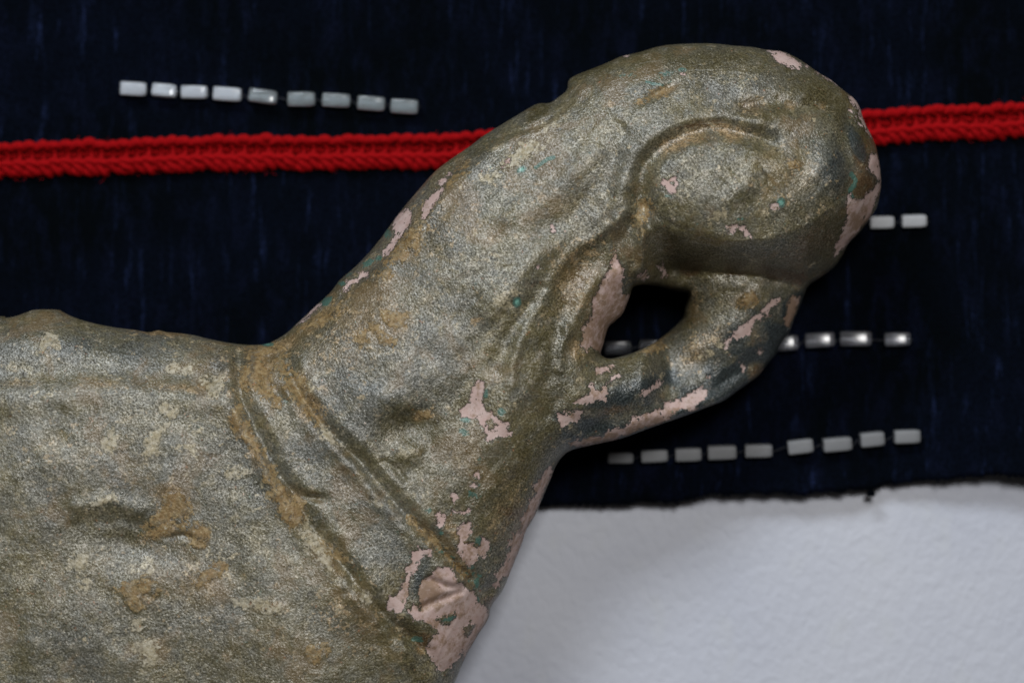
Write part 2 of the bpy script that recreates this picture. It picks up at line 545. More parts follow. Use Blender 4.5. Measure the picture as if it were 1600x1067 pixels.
def tube(pts, rad, sides=8, cap=True):
    """tapered tube along points (units); returns V, F quads"""
    pts = np.array(pts, float)
    n = len(pts)
    if np.isscalar(rad):
        rad = np.full(n, rad)
    T = np.gradient(pts, axis=0)
    T /= np.linalg.norm(T, axis=1)[:, None] + 1e-9
    up = np.array([0, 0, 1.0])
    Vs = []
    for i in range(n):
        a = np.cross(T[i], up)
        if np.linalg.norm(a) < 1e-3:
            a = np.cross(T[i], np.array([0, 1.0, 0]))
        a /= np.linalg.norm(a)
        b = np.cross(a, T[i])
        for s in range(sides):
            t = 2 * math.pi * s / sides
            Vs.append(pts[i] + rad[i] * (math.cos(t) * a + math.sin(t) * b))
    Fs = []
    for i in range(n - 1):
        for s in range(sides):
            s2 = (s + 1) % sides
            Fs.append((i * sides + s, i * sides + s2, (i + 1) * sides + s2, (i + 1) * sides + s))
    return np.array(Vs), np.array(Fs)


# torn edge fibres (nobody could count them)
fv, ff = [], []
off = 0
for i in range(1500):
    x = random.uniform(700, 1900)
    y = float(torn(np.array([x]))[0]) - 1
    z = float(cloth_z(np.array([x]), np.array([y]))[0]) - 2
    L = random.uniform(2, 5) if random.random() < 0.93 else random.uniform(5, 11)
    a = random.gauss(0, 0.7)
    p = [(x, y - 2, z), (x + math.sin(a) * L * .5, y + L * .5, z + random.uniform(-1, 1)),
         (x + math.sin(a * 1.6) * L, y + L * math.cos(a), z + random.uniform(-3, 1))]
    v, f = tube(p, [0.9, 0.7, 0.3], 4)
    fv.append(v); ff.append(f + off); off += len(v)
# the small knot of thread hanging from the edge
for j in range(14):
    t = [(1360 + random.uniform(-4, 4), 766, 38)]
    for q in range(5):
        t.append((1361 + random.uniform(-6, 6), 768 + random.uniform(0, 7), 34 + random.uniform(-4, 4)))
    v, f = tube(t, 1.7, 5)
    fv.append(v); ff.append(f + off); off += len(v)
fv = np.concatenate(fv); ff = np.concatenate(ff)
o = link("frayed_fibres", mesh_from("frayed_fibres", np.stack(W(fv[:, 0], fv[:, 1], fv[:, 2]), -1), ff), CLOTH, cloth)
o["kind"] = "stuff"

# ---- red knitted cord
CORD = catmull([(-420, 262), (-200, 258), (0, 251), (120, 248), (240, 244), (400, 240), (560, 240), (700, 236), (900, 224), (1100, 212), (1250, 206),
                (1360, 202), (1450, 194), (1530, 193), (1600, 190), (1750, 188), (2000, 186)], closed=False, step=3)
cl = np.concatenate([[0], np.cumsum(np.linalg.norm(np.diff(CORD, axis=0), axis=1))])
PITCH = 18.4


def smooth_path(pts, step=2.2):
    pts = [np.array(p, float) for p in pts]
    out = []
    n = len(pts)
    for i in range(n - 1):
        p0, p1, p2, p3 = pts[max(i - 1, 0)], pts[i], pts[i + 1], pts[min(i + 2, n - 1)]
        m = max(2, int(np.linalg.norm(p2 - p1) / step / 1.6))
        for k in range(m):
            t = k / m
            out.append(0.5 * ((2 * p1) + (-p0 + p2) * t + (2 * p0 - 5 * p1 + 4 * p2 - p3) * t * t + (-p0 + 3 * p1 - 3 * p2 + p3) * t ** 3))
    out.append(pts[-1])
    return np.array(out)


def stitch_mesh(seed):
    r = random.Random(seed)
    j = lambda a: r.uniform(-a, a)
    V, F, o = [], [], 0
    paths = [
        # upper scallop, a fat slanted loop
        ([(-12, 15 + j(1), 9), (-6, 19 + j(1.5), 17), (2, 22 + j(2), 19), (9, 19 + j(1), 16), (13, 14, 9)], [4.6, 6.2, 6.8, 6.0, 4.2]),
        # rung across the hollow
        ([(1 + j(2), 16, 12), (3 + j(3), 6, 8 + j(2)), (1 + j(2), -4, 14)], [4.4, 3.4 + j(1.1), 4.4]),
        # middle ridge
        ([(-12, -9 + j(1), 14), (-3, -5 + j(1.5), 20), (7, -6 + j(1), 20), (13, -11, 15)], [4.2, 5.6, 5.6, 4.4]),
        # lower slanting leg
        ([(-6, -7, 18), (0 + j(2), -14 + j(1.5), 18 + j(1.5)), (6 + j(2.5), -20 + j(1.5), 13), (8 + j(3), -24 + j(1.5), 6), (9, -23, 0)], [4.4, 6.0, 6.0, 5.2, 4]),
        # underside filling
        ([(-12, 6, 0), (0, 6, -1), (12, 6, 0)], [6, 6, 6]),
        ([(-12, -14 + j(2), 9), (0, -19 + j(2), 10 + j(2)), (12, -14, 9)], [7.5, 7.5, 7.5]),
        
    ]
    for p, rr in paths:
        sp = smooth_path(p)
        rad = np.interp(np.linspace(0, 1, len(sp)), np.linspace(0, 1, len(rr)), rr)
        # two twisted plies seen as slight waist
        v, f = tube(sp, rad, 8)
        V.append(v); F.append(f + o); o += len(v)
    V = np.concatenate(V) * S
    return mesh_from("stitch", V, np.concatenate(F))


cord = bpy.data.objects.new("knitted_cord", None)
scene.collection.objects.link(cord)
cord.parent = cloth
cord.empty_display_size = 0.01
STM = [stitch_mesh(i) for i in range(9)]
for m in STM:
    m.materials.append(YARN)
nst = int(cl[-1] / PITCH)
for i in range(nst):
    s = (i + 0.5) * PITCH + random.uniform(-1.3, 1.3)
    x = np.interp(s, cl, CORD[:, 0]); y = np.interp(s, cl, CORD[:, 1])
    if x < -330 or x > 1950:
        continue
    x2 = np.interp(s + 8, cl, CORD[:, 0]); y2 = np.interp(s + 8, cl, CORD[:, 1])
    ang = math.atan2(-(y2 - y), x2 - x)
    o = bpy.data.objects.new("stitch", random.choice(STM))
    scene.collection.objects.link(o)
    o.parent = cord
    z = float(cloth_z(np.array([x]), np.array([y]))[0])
    o.location = W(x, y + random.uniform(-1.2, 1.2), z + 1)
    o.rotation_euler = (random.uniform(-0.06, 0.06), random.uniform(-0.08, 0.08), ang + random.uniform(-0.09, 0.09))
    k = random.uniform(0.94, 1.06)
    o.scale = (k, k * random.uniform(0.97, 1.04), 1.0)

# loose hairs of the wool
fv, ff, off = [], [], 0
for i in range(520):
    x = random.uniform(-60, 1660)
    if 800 < x < 1330:
        continue
    s = np.interp(x, CORD[:, 0], cl)
    y = float(np.interp(x, CORD[:, 0], CORD[:, 1])) + random.uniform(-29, 28)
    z = float(cloth_z(np.array([x]), np.array([y]))[0]) + random.uniform(10, 24) * (1 - abs((y - np.interp(x, CORD[:, 0], CORD[:, 1])) / 40.0))
    a = random.uniform(0, 2 * math.pi); L = random.uniform(4, 13)
    p = [(x, y, z - 3), (x + math.cos(a) * L * .5, y + math.sin(a) * L * .5, z + random.uniform(0, 4)),
         (x + math.cos(a + random.uniform(-1, 1)) * L, y + math.sin(a + random.uniform(-1, 1)) * L, z + random.uniform(-3, 4))]
    v, f = tube(p, [0.55, 0.45, 0.25], 3)
    fv.append(v); ff.append(f + off); off += len(v)
fv = np.concatenate(fv); ff = np.concatenate(ff)
o = link("wool_hairs", mesh_from("wool_hairs", np.stack(W(fv[:, 0], fv[:, 1], fv[:, 2]), -1), ff), YARN, cord)
o["kind"] = "stuff"

# ---- glass tube beads
BM = {
    'milk': mat_bead("milky_glass", (0.80, 0.85, 0.92), 0.62, 0.16, 0.0),
    'mid': mat_bead("translucent_glass", (0.72, 0.80, 0.84), 0.84, 0.13, 0.0),
    'clear': mat_bead("clear_glass", (0.70, 0.72, 0.80), 0.92, 0.22, 0.0),
    'pearl': mat_bead("pearly_glass", (0.40, 0.41, 0.43), 0.1, 0.6, 0.0),
    'dark': mat_bead("shaded_clear_glass", (0.45, 0.48, 0.55), 0.98, 0.25, 0.0),  # clear beads inside the loop, darkened to stand for the figure's shadow
    'matt': mat_bead("frosted_glass", (0.185, 0.19, 0.20), 0.1, 0.6, 0.0),
}


def bead_mesh(L, H, kind):
    # square tube with rounded corners, chamfered ends and a round bore
    def ring(x, hw, r, z0=0.0, n=5):
        out = []
        for cx, cz, a0 in ((1, 1, 0), (-1, 1, 90), (-1, -1, 180), (1, -1, 270)):
            for k in range(n):
                a = math.radians(a0 + 90 * k / (n - 1))
                out.append((x, cx * (hw - r) + r * math.cos(a), cz * (hw - r) + r * math.sin(a)))
        return out
    h = H / 2
    e = 2.0
    N = 20
    bore = lambda x, r: [(x, r * math.cos(2 * math.pi * (k + 0.5) / N + 0), r * math.sin(2 * math.pi * (k + 0.5) / N + 0)) for k in range(N)]
    rings = [bore(-L / 2 + 1, 4.6), bore(-L / 2, 5.4), ring(-L / 2, h - 1.6, 3.2), ring(-L / 2 + e * .4, h - 0.5, 3.4), ring(-L / 2 + e, h, 3.6),
             ring(L / 2 - 9, h, 3.6), ring(L / 2 - e, h - (0.9 if kind == 'clear' else 0.75), 3.6), ring(L / 2 - e * .4, h - 1.7, 3.4), ring(L / 2, h - 2.2, 3.2), bore(L / 2, 5.4), bore(L / 2 - 1, 4.6)]
    V = np.array([p for r in rings for p in r])
    F = []
    R = len(rings)
    for i in range(R):
        j = (i + 1) % R
        for k in range(N):
            k2 = (k + 1) % N
            F.append((i * N + k, i * N + k2, j * N + k2, j * N + k))
    me = mesh_from("bead", V * S, F)
    me.flip_normals()
    me.materials.append(BM[kind])
    return me


BEADS = [  # x, y, length, height, tilt, kind
    (208.5, 139, 40, 21, -3, 'milk'), (257, 142.5, 37, 20, -5, 'milk'), (304, 144.5, 40, 20, -1, 'milk'), (355.5, 147.5, 43, 21, -4, 'milk'),
    (411, 152, 43, 21, -8, 'mid'), (471, 155, 42, 22, 0, 'mid'), (525.5, 157, 43, 21, -3, 'mid'), (580, 162, 42, 22, -4, 'mid'),
    (632, 166.5, 42, 22, -3, 'mid'),
    (1378, 347.5, 37, 19, 1, 'pearl'), (1428, 345.5, 38, 19, 2, 'pearl'),
    (965, 543, 42, 22, 2, 'dark'), (1020, 541, 42, 22, 0, 'dark'), (1175, 537, 44, 22, 2, 'clear'),
    (1226, 537, 42, 24, 4, 'clear'), (1281, 532, 45, 23, 4, 'clear'), (1337, 530, 48, 23, 0, 'clear'), (1402, 531, 40, 21, 2, 'clear'),
    (969.5, 715, 39, 17, -1, 'matt'), (1022.5, 712.5, 41, 19, 3, 'matt'), (1075.5, 710, 40, 20, 2, 'matt'), (1128, 706.5, 44, 21, 2, 'matt'),
    (1185, 704, 42, 20, 1, 'matt'), (1250.5, 697.5, 39, 22, 7, 'matt'), (1308, 694, 44, 21, 5, 'matt'), (1362.5, 686, 37, 22, 6, 'matt'),
    (1417, 682, 40, 21, 2, 'matt'),
]
for (x, y, L, H, a, kd) in BEADS:
    o = link("bead", bead_mesh(L, H, kd), None, cloth)
    z = float(cloth_z(np.array([x]), np.array([y]))[0])
    o.location = W(x, y, z + H / 2 + 1)
    roll = -0.13 if (kd == 'clear' or x in (257, 411)) else random.uniform(0.02, 0.12)
    o.rotation_euler = (roll, -0.085 if kd == 'clear' else random.uniform(-0.05, 0.05), math.radians(a))

# the sewing threads that run through the bores
for row in (BEADS[:9], BEADS[9:11], BEADS[11:18], BEADS[18:]):
    pts = []
    for (x, y, L, H, a, kd) in row:
        z = float(cloth_z(np.array([x]), np.array([y]))[0]) + H / 2 + 1
        pts += [(x - L / 2 - 4, y + 1, z - 4), (x - L / 2, y, z), (x, y, z), (x + L / 2, y, z), (x + L / 2 + 4, y + 1, z - 4)]
    v, f = tube(pts, 1.2, 6)
    link("sewing_thread", mesh_from("sewing_thread", np.stack(W(v[:, 0], v[:, 1], v[:, 2]), -1), f), THREAD, cloth)

# ------------------------------------------------------------------ bronze figure
C5 = 5.3333


def cp(x0, y0, pts, k=C5):
    return [(x0 + a / k, y0 + b / k) for a, b in pts]


OUT = catmull([(-330, 560), (-200, 520), (-80, 500), (0, 494), (9, 496.5), (24, 494), (41, 488), (56, 484), (90, 484), (99, 488), (120, 497.5), (150, 506), (178, 511.5),
               (206, 515), (221, 517.5), (234, 519), (247.5, 516), (262, 519), (300, 523), (320, 528), (348, 534), (376, 538), (395, 539), (414, 537.5), (427, 533),
               (447.5, 520.6), (467.5, 502), (494, 477.5), (516, 457), (531, 438), (556, 416), (578, 393), (595, 372.5), (606, 357),
               (631, 324), (660, 290), (679, 269), (697.5, 254), (716, 241), (740.6, 224), (757.5, 211), (782, 196), (810, 179),
               (825, 170), (840, 162.5), (859, 161), (870, 154), (885, 142), (887, 132), (890, 124), (902, 117), (930, 106), (952, 97), (971, 88.5),
               (999, 82), (1027.5, 73.5), (1056, 69.7), (1093, 68.4), (1120, 69), (1147.5, 72), (1175.6, 74), (1196, 78), (1222.5, 81),
               (1241, 89), (1260, 100.6), (1279, 114), (1297.5, 125), (1316, 140), (1335, 155), (1344, 170), (1350, 189), (1361, 211),
               (1369, 230), (1374, 254), (1376.5, 276), (1376, 295), (1373, 314), (1367.5, 329), (1354, 349), (1341, 366), (1326, 381),
               (1316, 400), (1304, 417), (1285, 432), (1268, 443), (1260, 451.5), (1256, 462), (1249, 481), (1240, 501), (1232.5, 520),
               (1221, 535), (1212, 554), (1199, 569), (1184, 587.5), (1169, 599), (1150, 612.5), (1131, 626), (1103, 637), (1075, 648),
               (1037.5, 661), (1009, 671), (970, 685), (925, 695), (893, 703), (879, 713), (869, 727), (860, 749), (847, 779), (836, 805),
               (822.5, 827.5), (815, 850), (806, 872), (798, 892), (785, 922), (768, 946), (762.5, 967), (747.5, 991), (732.5, 1016),
               (721, 1040), (713, 1060), (690, 1110), (650, 1180), (590, 1260), (500, 1310), (350, 1335), (100, 1340), (-150, 1330), (-300, 1250),
               (-360, 1000), (-365, 750)])
HOLE = catmull([(989, 450), (999, 445.6), (1019, 445.6), (1036, 449), (1055, 454), (1068, 456), (1075, 457.5), (1076, 463), (1070, 483),
                (1068, 494), (1059, 505.6), (1038, 524), (1019, 537.5), (999, 547), (980, 554), (954, 560), (943, 557), (938.5, 552), (943, 537.5),
                (950, 513), (961, 502), (972.5, 490.6), (980, 474), (985, 460.6)])

STEP = 1.5
gx = np.concatenate([np.arange(-380, -12, 6.0), np.arange(-12, 1384, STEP)])
gy = np.concatenate([np.arange(58, 1076, STEP), np.arange(1076, 1352, 6.0)])
NXg, NYg = len(gx), len(gy)

# --- smooth thickness: screened Poisson on a coarse grid, h = sqrt(2u) gives round sections
cs = 4.0
cx = np.arange(-380, 1390, cs); cy = np.arange(50, 1356, cs)
cin = inside_grid(cx, cy, OUT) & ~inside_grid(cx, cy, HOLE)
allsegs = np.concatenate([segs_closed(OUT), segs_closed(HOLE)])
cd = seg_field(cx, cy, allsegs, 40)
CX, CY = np.meshgrid(cx, cy)
Ls = 150.0
u = np.zeros(cin.shape)
m = cin
k0 = 1.0 / (4.0 + cs * cs / (Ls * Ls))
for it in range(3600):
    s = np.zeros_like(u)
    s[1:-1, 1:-1] = u[:-2, 1:-1] + u[2:, 1:-1] + u[1:-1, :-2] + u[1:-1, 2:]
    u = np.where(m, (s + cs * cs) * k0, 0.0)
w = np.where(cin, u / np.maximum(np.minimum(cd, 40), 1.6), 0.0)
known = cin & (cd > 2.0)
wk = np.where(known, w, 0.0); kn = known.astype(float)
for it in range(8):
    a = np.zeros_like(wk); c = np.zeros_like(wk)
    for dy in (-1, 0, 1):
        for dx in (-1, 0, 1):
            a += np.roll(np.roll(wk, dy, 0), dx, 1); c += np.roll(np.roll(kn, dy, 0), dx, 1)
    fill = (kn == 0) & (c > 0)
    wk = np.where(fill, a / np.maximum(c, 1), wk); kn = np.where(fill, 1.0, kn)


def samp(A, X, Y):
    fx = np.clip((X - cx[0]) / cs, 0, len(cx) - 1.001); fy = np.clip((Y - cy[0]) / cs, 0, len(cy) - 1.001)
    ix = fx.astype(int); iy = fy.astype(int); fx = fx - ix; fy = fy - iy
    return (A[iy, ix] * (1 - fx) + A[iy, ix + 1] * fx) * (1 - fy) + (A[iy + 1, ix] * (1 - fx) + A[iy + 1, ix + 1] * fx) * fy


# --- fine grid
GX, GY = np.meshgrid(gx, gy)
ins = inside_grid(gx, gy, OUT) & ~inside_grid(gx, gy, HOLE)
NXp = GX.copy(); NYp = GY.copy()
gd = seg_field(gx, gy, allsegs, 40, None, NXp, NYp)
cell = ins[:-1, :-1] | ins[1:, :-1] | ins[:-1, 1:] | ins[1:, 1:]
used = np.zeros_like(ins)
used[:-1, :-1] |= cell; used[1:, :-1] |= cell; used[:-1, 1:] |= cell; used[1:, 1:] |= cell
bnd = used & ~ins
PX = np.where(bnd, NXp, GX); PY = np.where(bnd, NYp, GY)
# crowd the rings of vertices near the outline towards it
R0 = 9.0
near = ins & (gd < R0)
dn = R0 * (gd / R0) ** 1.7
kk = np.where(near, dn / np.maximum(gd, 1e-6), 1.0)
PX = np.where(near, NXp + (GX - NXp) * kk, PX)
PY = np.where(near, NYp + (GY - NYp) * kk, PY)
dd = np.where(bnd, 0.0, np.where(near, dn, gd))
dd = np.where(used, dd, 0)

U = samp(wk, PX, PY) * np.minimum(dd, 40)
h = np.sqrt(np.maximum(2 * U, 0))
h = h * 0.92


def gauss(x, y, sx, sy=None, ang=0.0):
    sy = sy or sx
    a = math.radians(ang)
    c, s_ = math.cos(a), math.sin(a)
    dx = PX - x; dy = PY - y
    p = (dx * c + dy * s_) / sx; q = (-dx * s_ + dy * c) / sy
    return np.exp(-0.5 * (p * p + q * q))


def line(pts, sig, worn=False):
    p = catmull(pts, closed=False, step=5)
    amp = min(2.6, sig * 0.35)
    p = p + amp * np.stack([vnoise(p[:, 0], p[:, 1], 14, 401), vnoise(p[:, 0], p[:, 1], 14, 402)], -1)
    mg = sig * 3.2
    D = seg_field(gx, gy, segs_open(p), mg)
    # worn lines fade in and out
    return np.exp(-0.5 * (D / sig) ** 2) * (D < mg) * (LMOD if worn else 1.0)


def sstep(v, a, b):
    t = np.clip((v - a) / (b - a), 0, 1)
    return t * t * (3 - 2 * t)


LMOD = np.clip(0.78 + 0.55 * fbm(PX, PY, 46, 410, 3) + 0.3 * vnoise(PX, PY, 11, 415), 0.15, 1.3)
rel = np.zeros_like(h)
wob = 5 * fbm(PX, PY, 40, 40, 3)
# eye: a broad raised lens
ex = (PX - 1132); ey = (PY - 292)
a = math.radians(8)
eu = (ex * math.cos(a) + ey * math.sin(a)) / 128.0; ev = (-ex * math.sin(a) + ey * math.cos(a)) / 84.0
er = np.sqrt(eu ** 2 + ev ** 2) + wob / 130
wq = sstep(-ev * 0.8 - eu * 0.7, -0.25, 0.5)
rel += 10 * (wq * (1 - sstep(er, 0.78, 1.06)) + (1 - wq) * (1 - sstep(er, 1.0, 2.0)))
rel += 9 * gauss(1125, 290, 75, 48, 8)
rel -= 4 * line([(1006, 322), (1040, 348), (1085, 369), (1135, 381)], 5)
yt = np.interp(PX, [1000, 1025, 1060, 1130, 1200, 1260, 1320, 1350, 1385], [325, 343, 362, 376, 374, 352, 312, 270, 230]) + 0.5 * wob
yc = np.interp(PX, [1000, 1040, 1100, 1185, 1262, 1330, 1385], [415, 420, 424, 432, 452, 440, 420])
tt = np.clip((PY - yt) / (yc - yt), 0, 1)
wd = sstep(PX, 1000, 1050) * (1 - sstep(PY, 560, 680))
drop = 80 * wd * (0.5 * tt + 0.5 * tt ** 1.8)
rel -= 13 * line([(1003, 338), (1000, 300), (1012, 262), (1042, 230), (1085, 208), (1130, 201), (1168, 208), (1198, 224)], 12)
rel += 8 * line([(972, 330), (970, 290), (990, 245), (1028, 208), (1075, 188), (1130, 186), (1180, 198)], 13)
rel -= 9 * line([(1165, 168), (1200, 160), (1245, 168), (1300, 165), (1320, 172)], 9)
rel += 5 * line([(1170, 190), (1220, 190), (1280, 195)], 14)
rel -= 2.0 * line([(1188, 260), (1205, 275), (1230, 300)], 4.5)
rel -= 1.5 * line([(1180, 280), (1195, 292), (1212, 306)], 3.5)
for _i in range(7):
    _x = 1090 + 17 * _i; _y = 262 + (_i % 3) * 9
    rel -= 1.3 * line([(_x, _y), (_x + 16, _y + 18), (_x + 30, _y + 38)], 2.4, True)
rel += 12 * gauss(1300, 262, 20, 38, 20)
rel -= 9 * line([(1330, 180), (1318, 230), (1330, 270), (1322, 300)], 10)
# crease between head and bill, hollow behind it
rel -= 10 * line([(1060, 418), (1095, 424), (1140, 424), (1185, 430), (1235, 440), (1262, 450)], 9)
rel -= 10 * gauss(1032, 392, 24, 30)
rel -= 10 * gauss(1062, 440, 22, 14)
rel += 9 * line([(1003, 345), (1004, 380), (1000, 415), (990, 440)], 6)
rel -= 8 * line([(985, 350), (970, 385), (960, 410)], 8)
# neck relief
rel += 11 * gauss(775, 470, 30, 20, -50)
rel += 9 * gauss(835, 405, 45, 22, -40)
rel += 5.5 * line([(965, 345), (930, 372), (893, 398), (868, 430), (850, 462), (832, 490), (815, 525), (805, 560), (798, 600)], 7)
rel -= 10 * line([(985, 355), (940, 395), (900, 430), (880, 470), (868, 520), (858, 580), (850, 640)], 20)
rel -= 6 * line([(845, 455), (820, 490), (795, 530), (775, 575)], 10)
rel += 6 * line([(884, 512), (880, 540), (872, 575)], 6)
rel += 5 * line([(925, 440), (905, 480), (892, 520)], 8)
rel -= 5.5 * line([(965, 250), (945, 285), (915, 310), (890, 345), (850, 360)], 13)
rel += 6 * line([(930, 235), (890, 275), (850, 310), (800, 340)], 14)
rel -= 2 * line([(935, 165), (950, 182), (968, 195), (975, 210)], 4.5, True)
rel -= 9 * gauss(1030, 145, 22, 5, -28)
rel -= 2.5 * gauss(900, 250, 15, 7, 40)
rel -= 1.6 * line([(722, 436), (750, 428), (775, 420), (805, 417)], 3.5, True)
rel -= 2 * line([(700, 505), (725, 485), (745, 465)], 6, True)
rel -= 14 * gauss(634, 664, 28, 18, -20)
rel -= 9 * gauss(660, 690, 30, 30)
rel += 12 * gauss(640, 707, 17, 15)
rel += 9 * gauss(590, 640, 40, 55, 20)
rel -= 7 * gauss(730, 640, 22, 25)
rel += 5 * line([(800, 620), (775, 690), (770, 760)], 18)
rel += 7 * line([(905, 130), (860, 175), (800, 210), (740, 260), (690, 310), (640, 370), (590, 430)], 10)
rel -= 7 * line([(890, 160), (850, 190), (810, 205), (770, 218), (735, 235)], 4)
rel -= 5 * line([(600, 400), (560, 440), (530, 465), (505, 490)], 5)
# collar: two incised bands, their lower lips raised
G1 = [(452, 530), (448, 565), (458, 598), (482, 636), (512, 672), (545, 703), (568, 728), (598, 764), (636, 806), (668, 838), (700, 872), (735, 905)]
G2 = [(372, 548), (372, 590), (378, 628), (398, 668), (414, 700), (432, 738), (456, 768), (474, 800), (492, 832), (522, 866), (562, 918), (600, 962), (640, 996), (690, 1050)]
rel -= 5 * line(G1, 4.5, True)
rel -= 5.5 * line([(x + 5, y - 3) for x, y in G1], 11)
rel += 4.5 * line([(x - 13, y + 8) for x, y in G1], 10, True)
rel += 4 * line([(x + 16, y - 10) for x, y in G1], 10)
rel -= 4.5 * line(G2, 4.5, True)
rel -= 5.5 * line([(x + 5, y - 3) for x, y in G2], 12)
rel += 5 * line([(x - 14, y + 9) for x, y in G2], 10, True)
rel += 5 * line([(x + 18, y - 10) for x, y in G2], 11)
rel -= 9 * gauss(492, 778, 10, 4, 5)
rel -= 3.5 * line([(455, 766), (475, 772), (505, 778)], 6)
rel -= 2.5 * line([(600, 720), (622, 735), (632, 750)], 3.5)
rel -= 5 * line([(420, 560), (418, 600), (440, 620)], 6)
# body relief
rel -= 2 * line([(112, 820), (140, 808), (165, 818), (195, 812), (226, 826)], 7, True)
rel -= 5 * gauss(175, 832, 60, 20, 4)
rel += 4 * line([(120, 790), (170, 785), (215, 795)], 9)
rel -= 3.5 * line([(262, 840), (285, 836), (300, 840)], 3.5)
rel -= 9 * gauss(215, 860, 45, 18, 10)
rel += 8 * line([(0, 620), (120, 612), (240, 608), (340, 622)], 20)
rel -= 6 * line([(0, 585), (120, 582), (230, 590), (330, 592)], 14)
rel += 8 * gauss(85, 530, 40, 25, -15)
rel -= 3 * gauss(88, 682, 12, 9)
rel -= 5 * gauss(100, 860, 60, 40)
rel += 6 * gauss(60, 740, 60, 40)
rel -= 6 * gauss(360, 720, 30, 30)
rel -= 10 * gauss(640, 992, 22, 9, 40)
rel -= 22 * gauss(770, 926, 10, 8)
rel += 6 * gauss(700, 925, 26, 24)
rel -= 7 * line([(660, 948), (690, 935), (720, 925)], 4)
rel -= 6 * line([(672, 905), (700, 915), (725, 915)], 4)
# bill: flattened crest on its upper side
rel += 5 * line([(1190, 470), (1150, 505), (1090, 545), (1030, 580), (960, 605), (905, 625)], 14)
rel -= 9 * line([(1215, 540), (1160, 585), (1085, 618), (1000, 642), (920, 668)], 13)
rel += 5 * gauss(1165, 470, 8, 5)

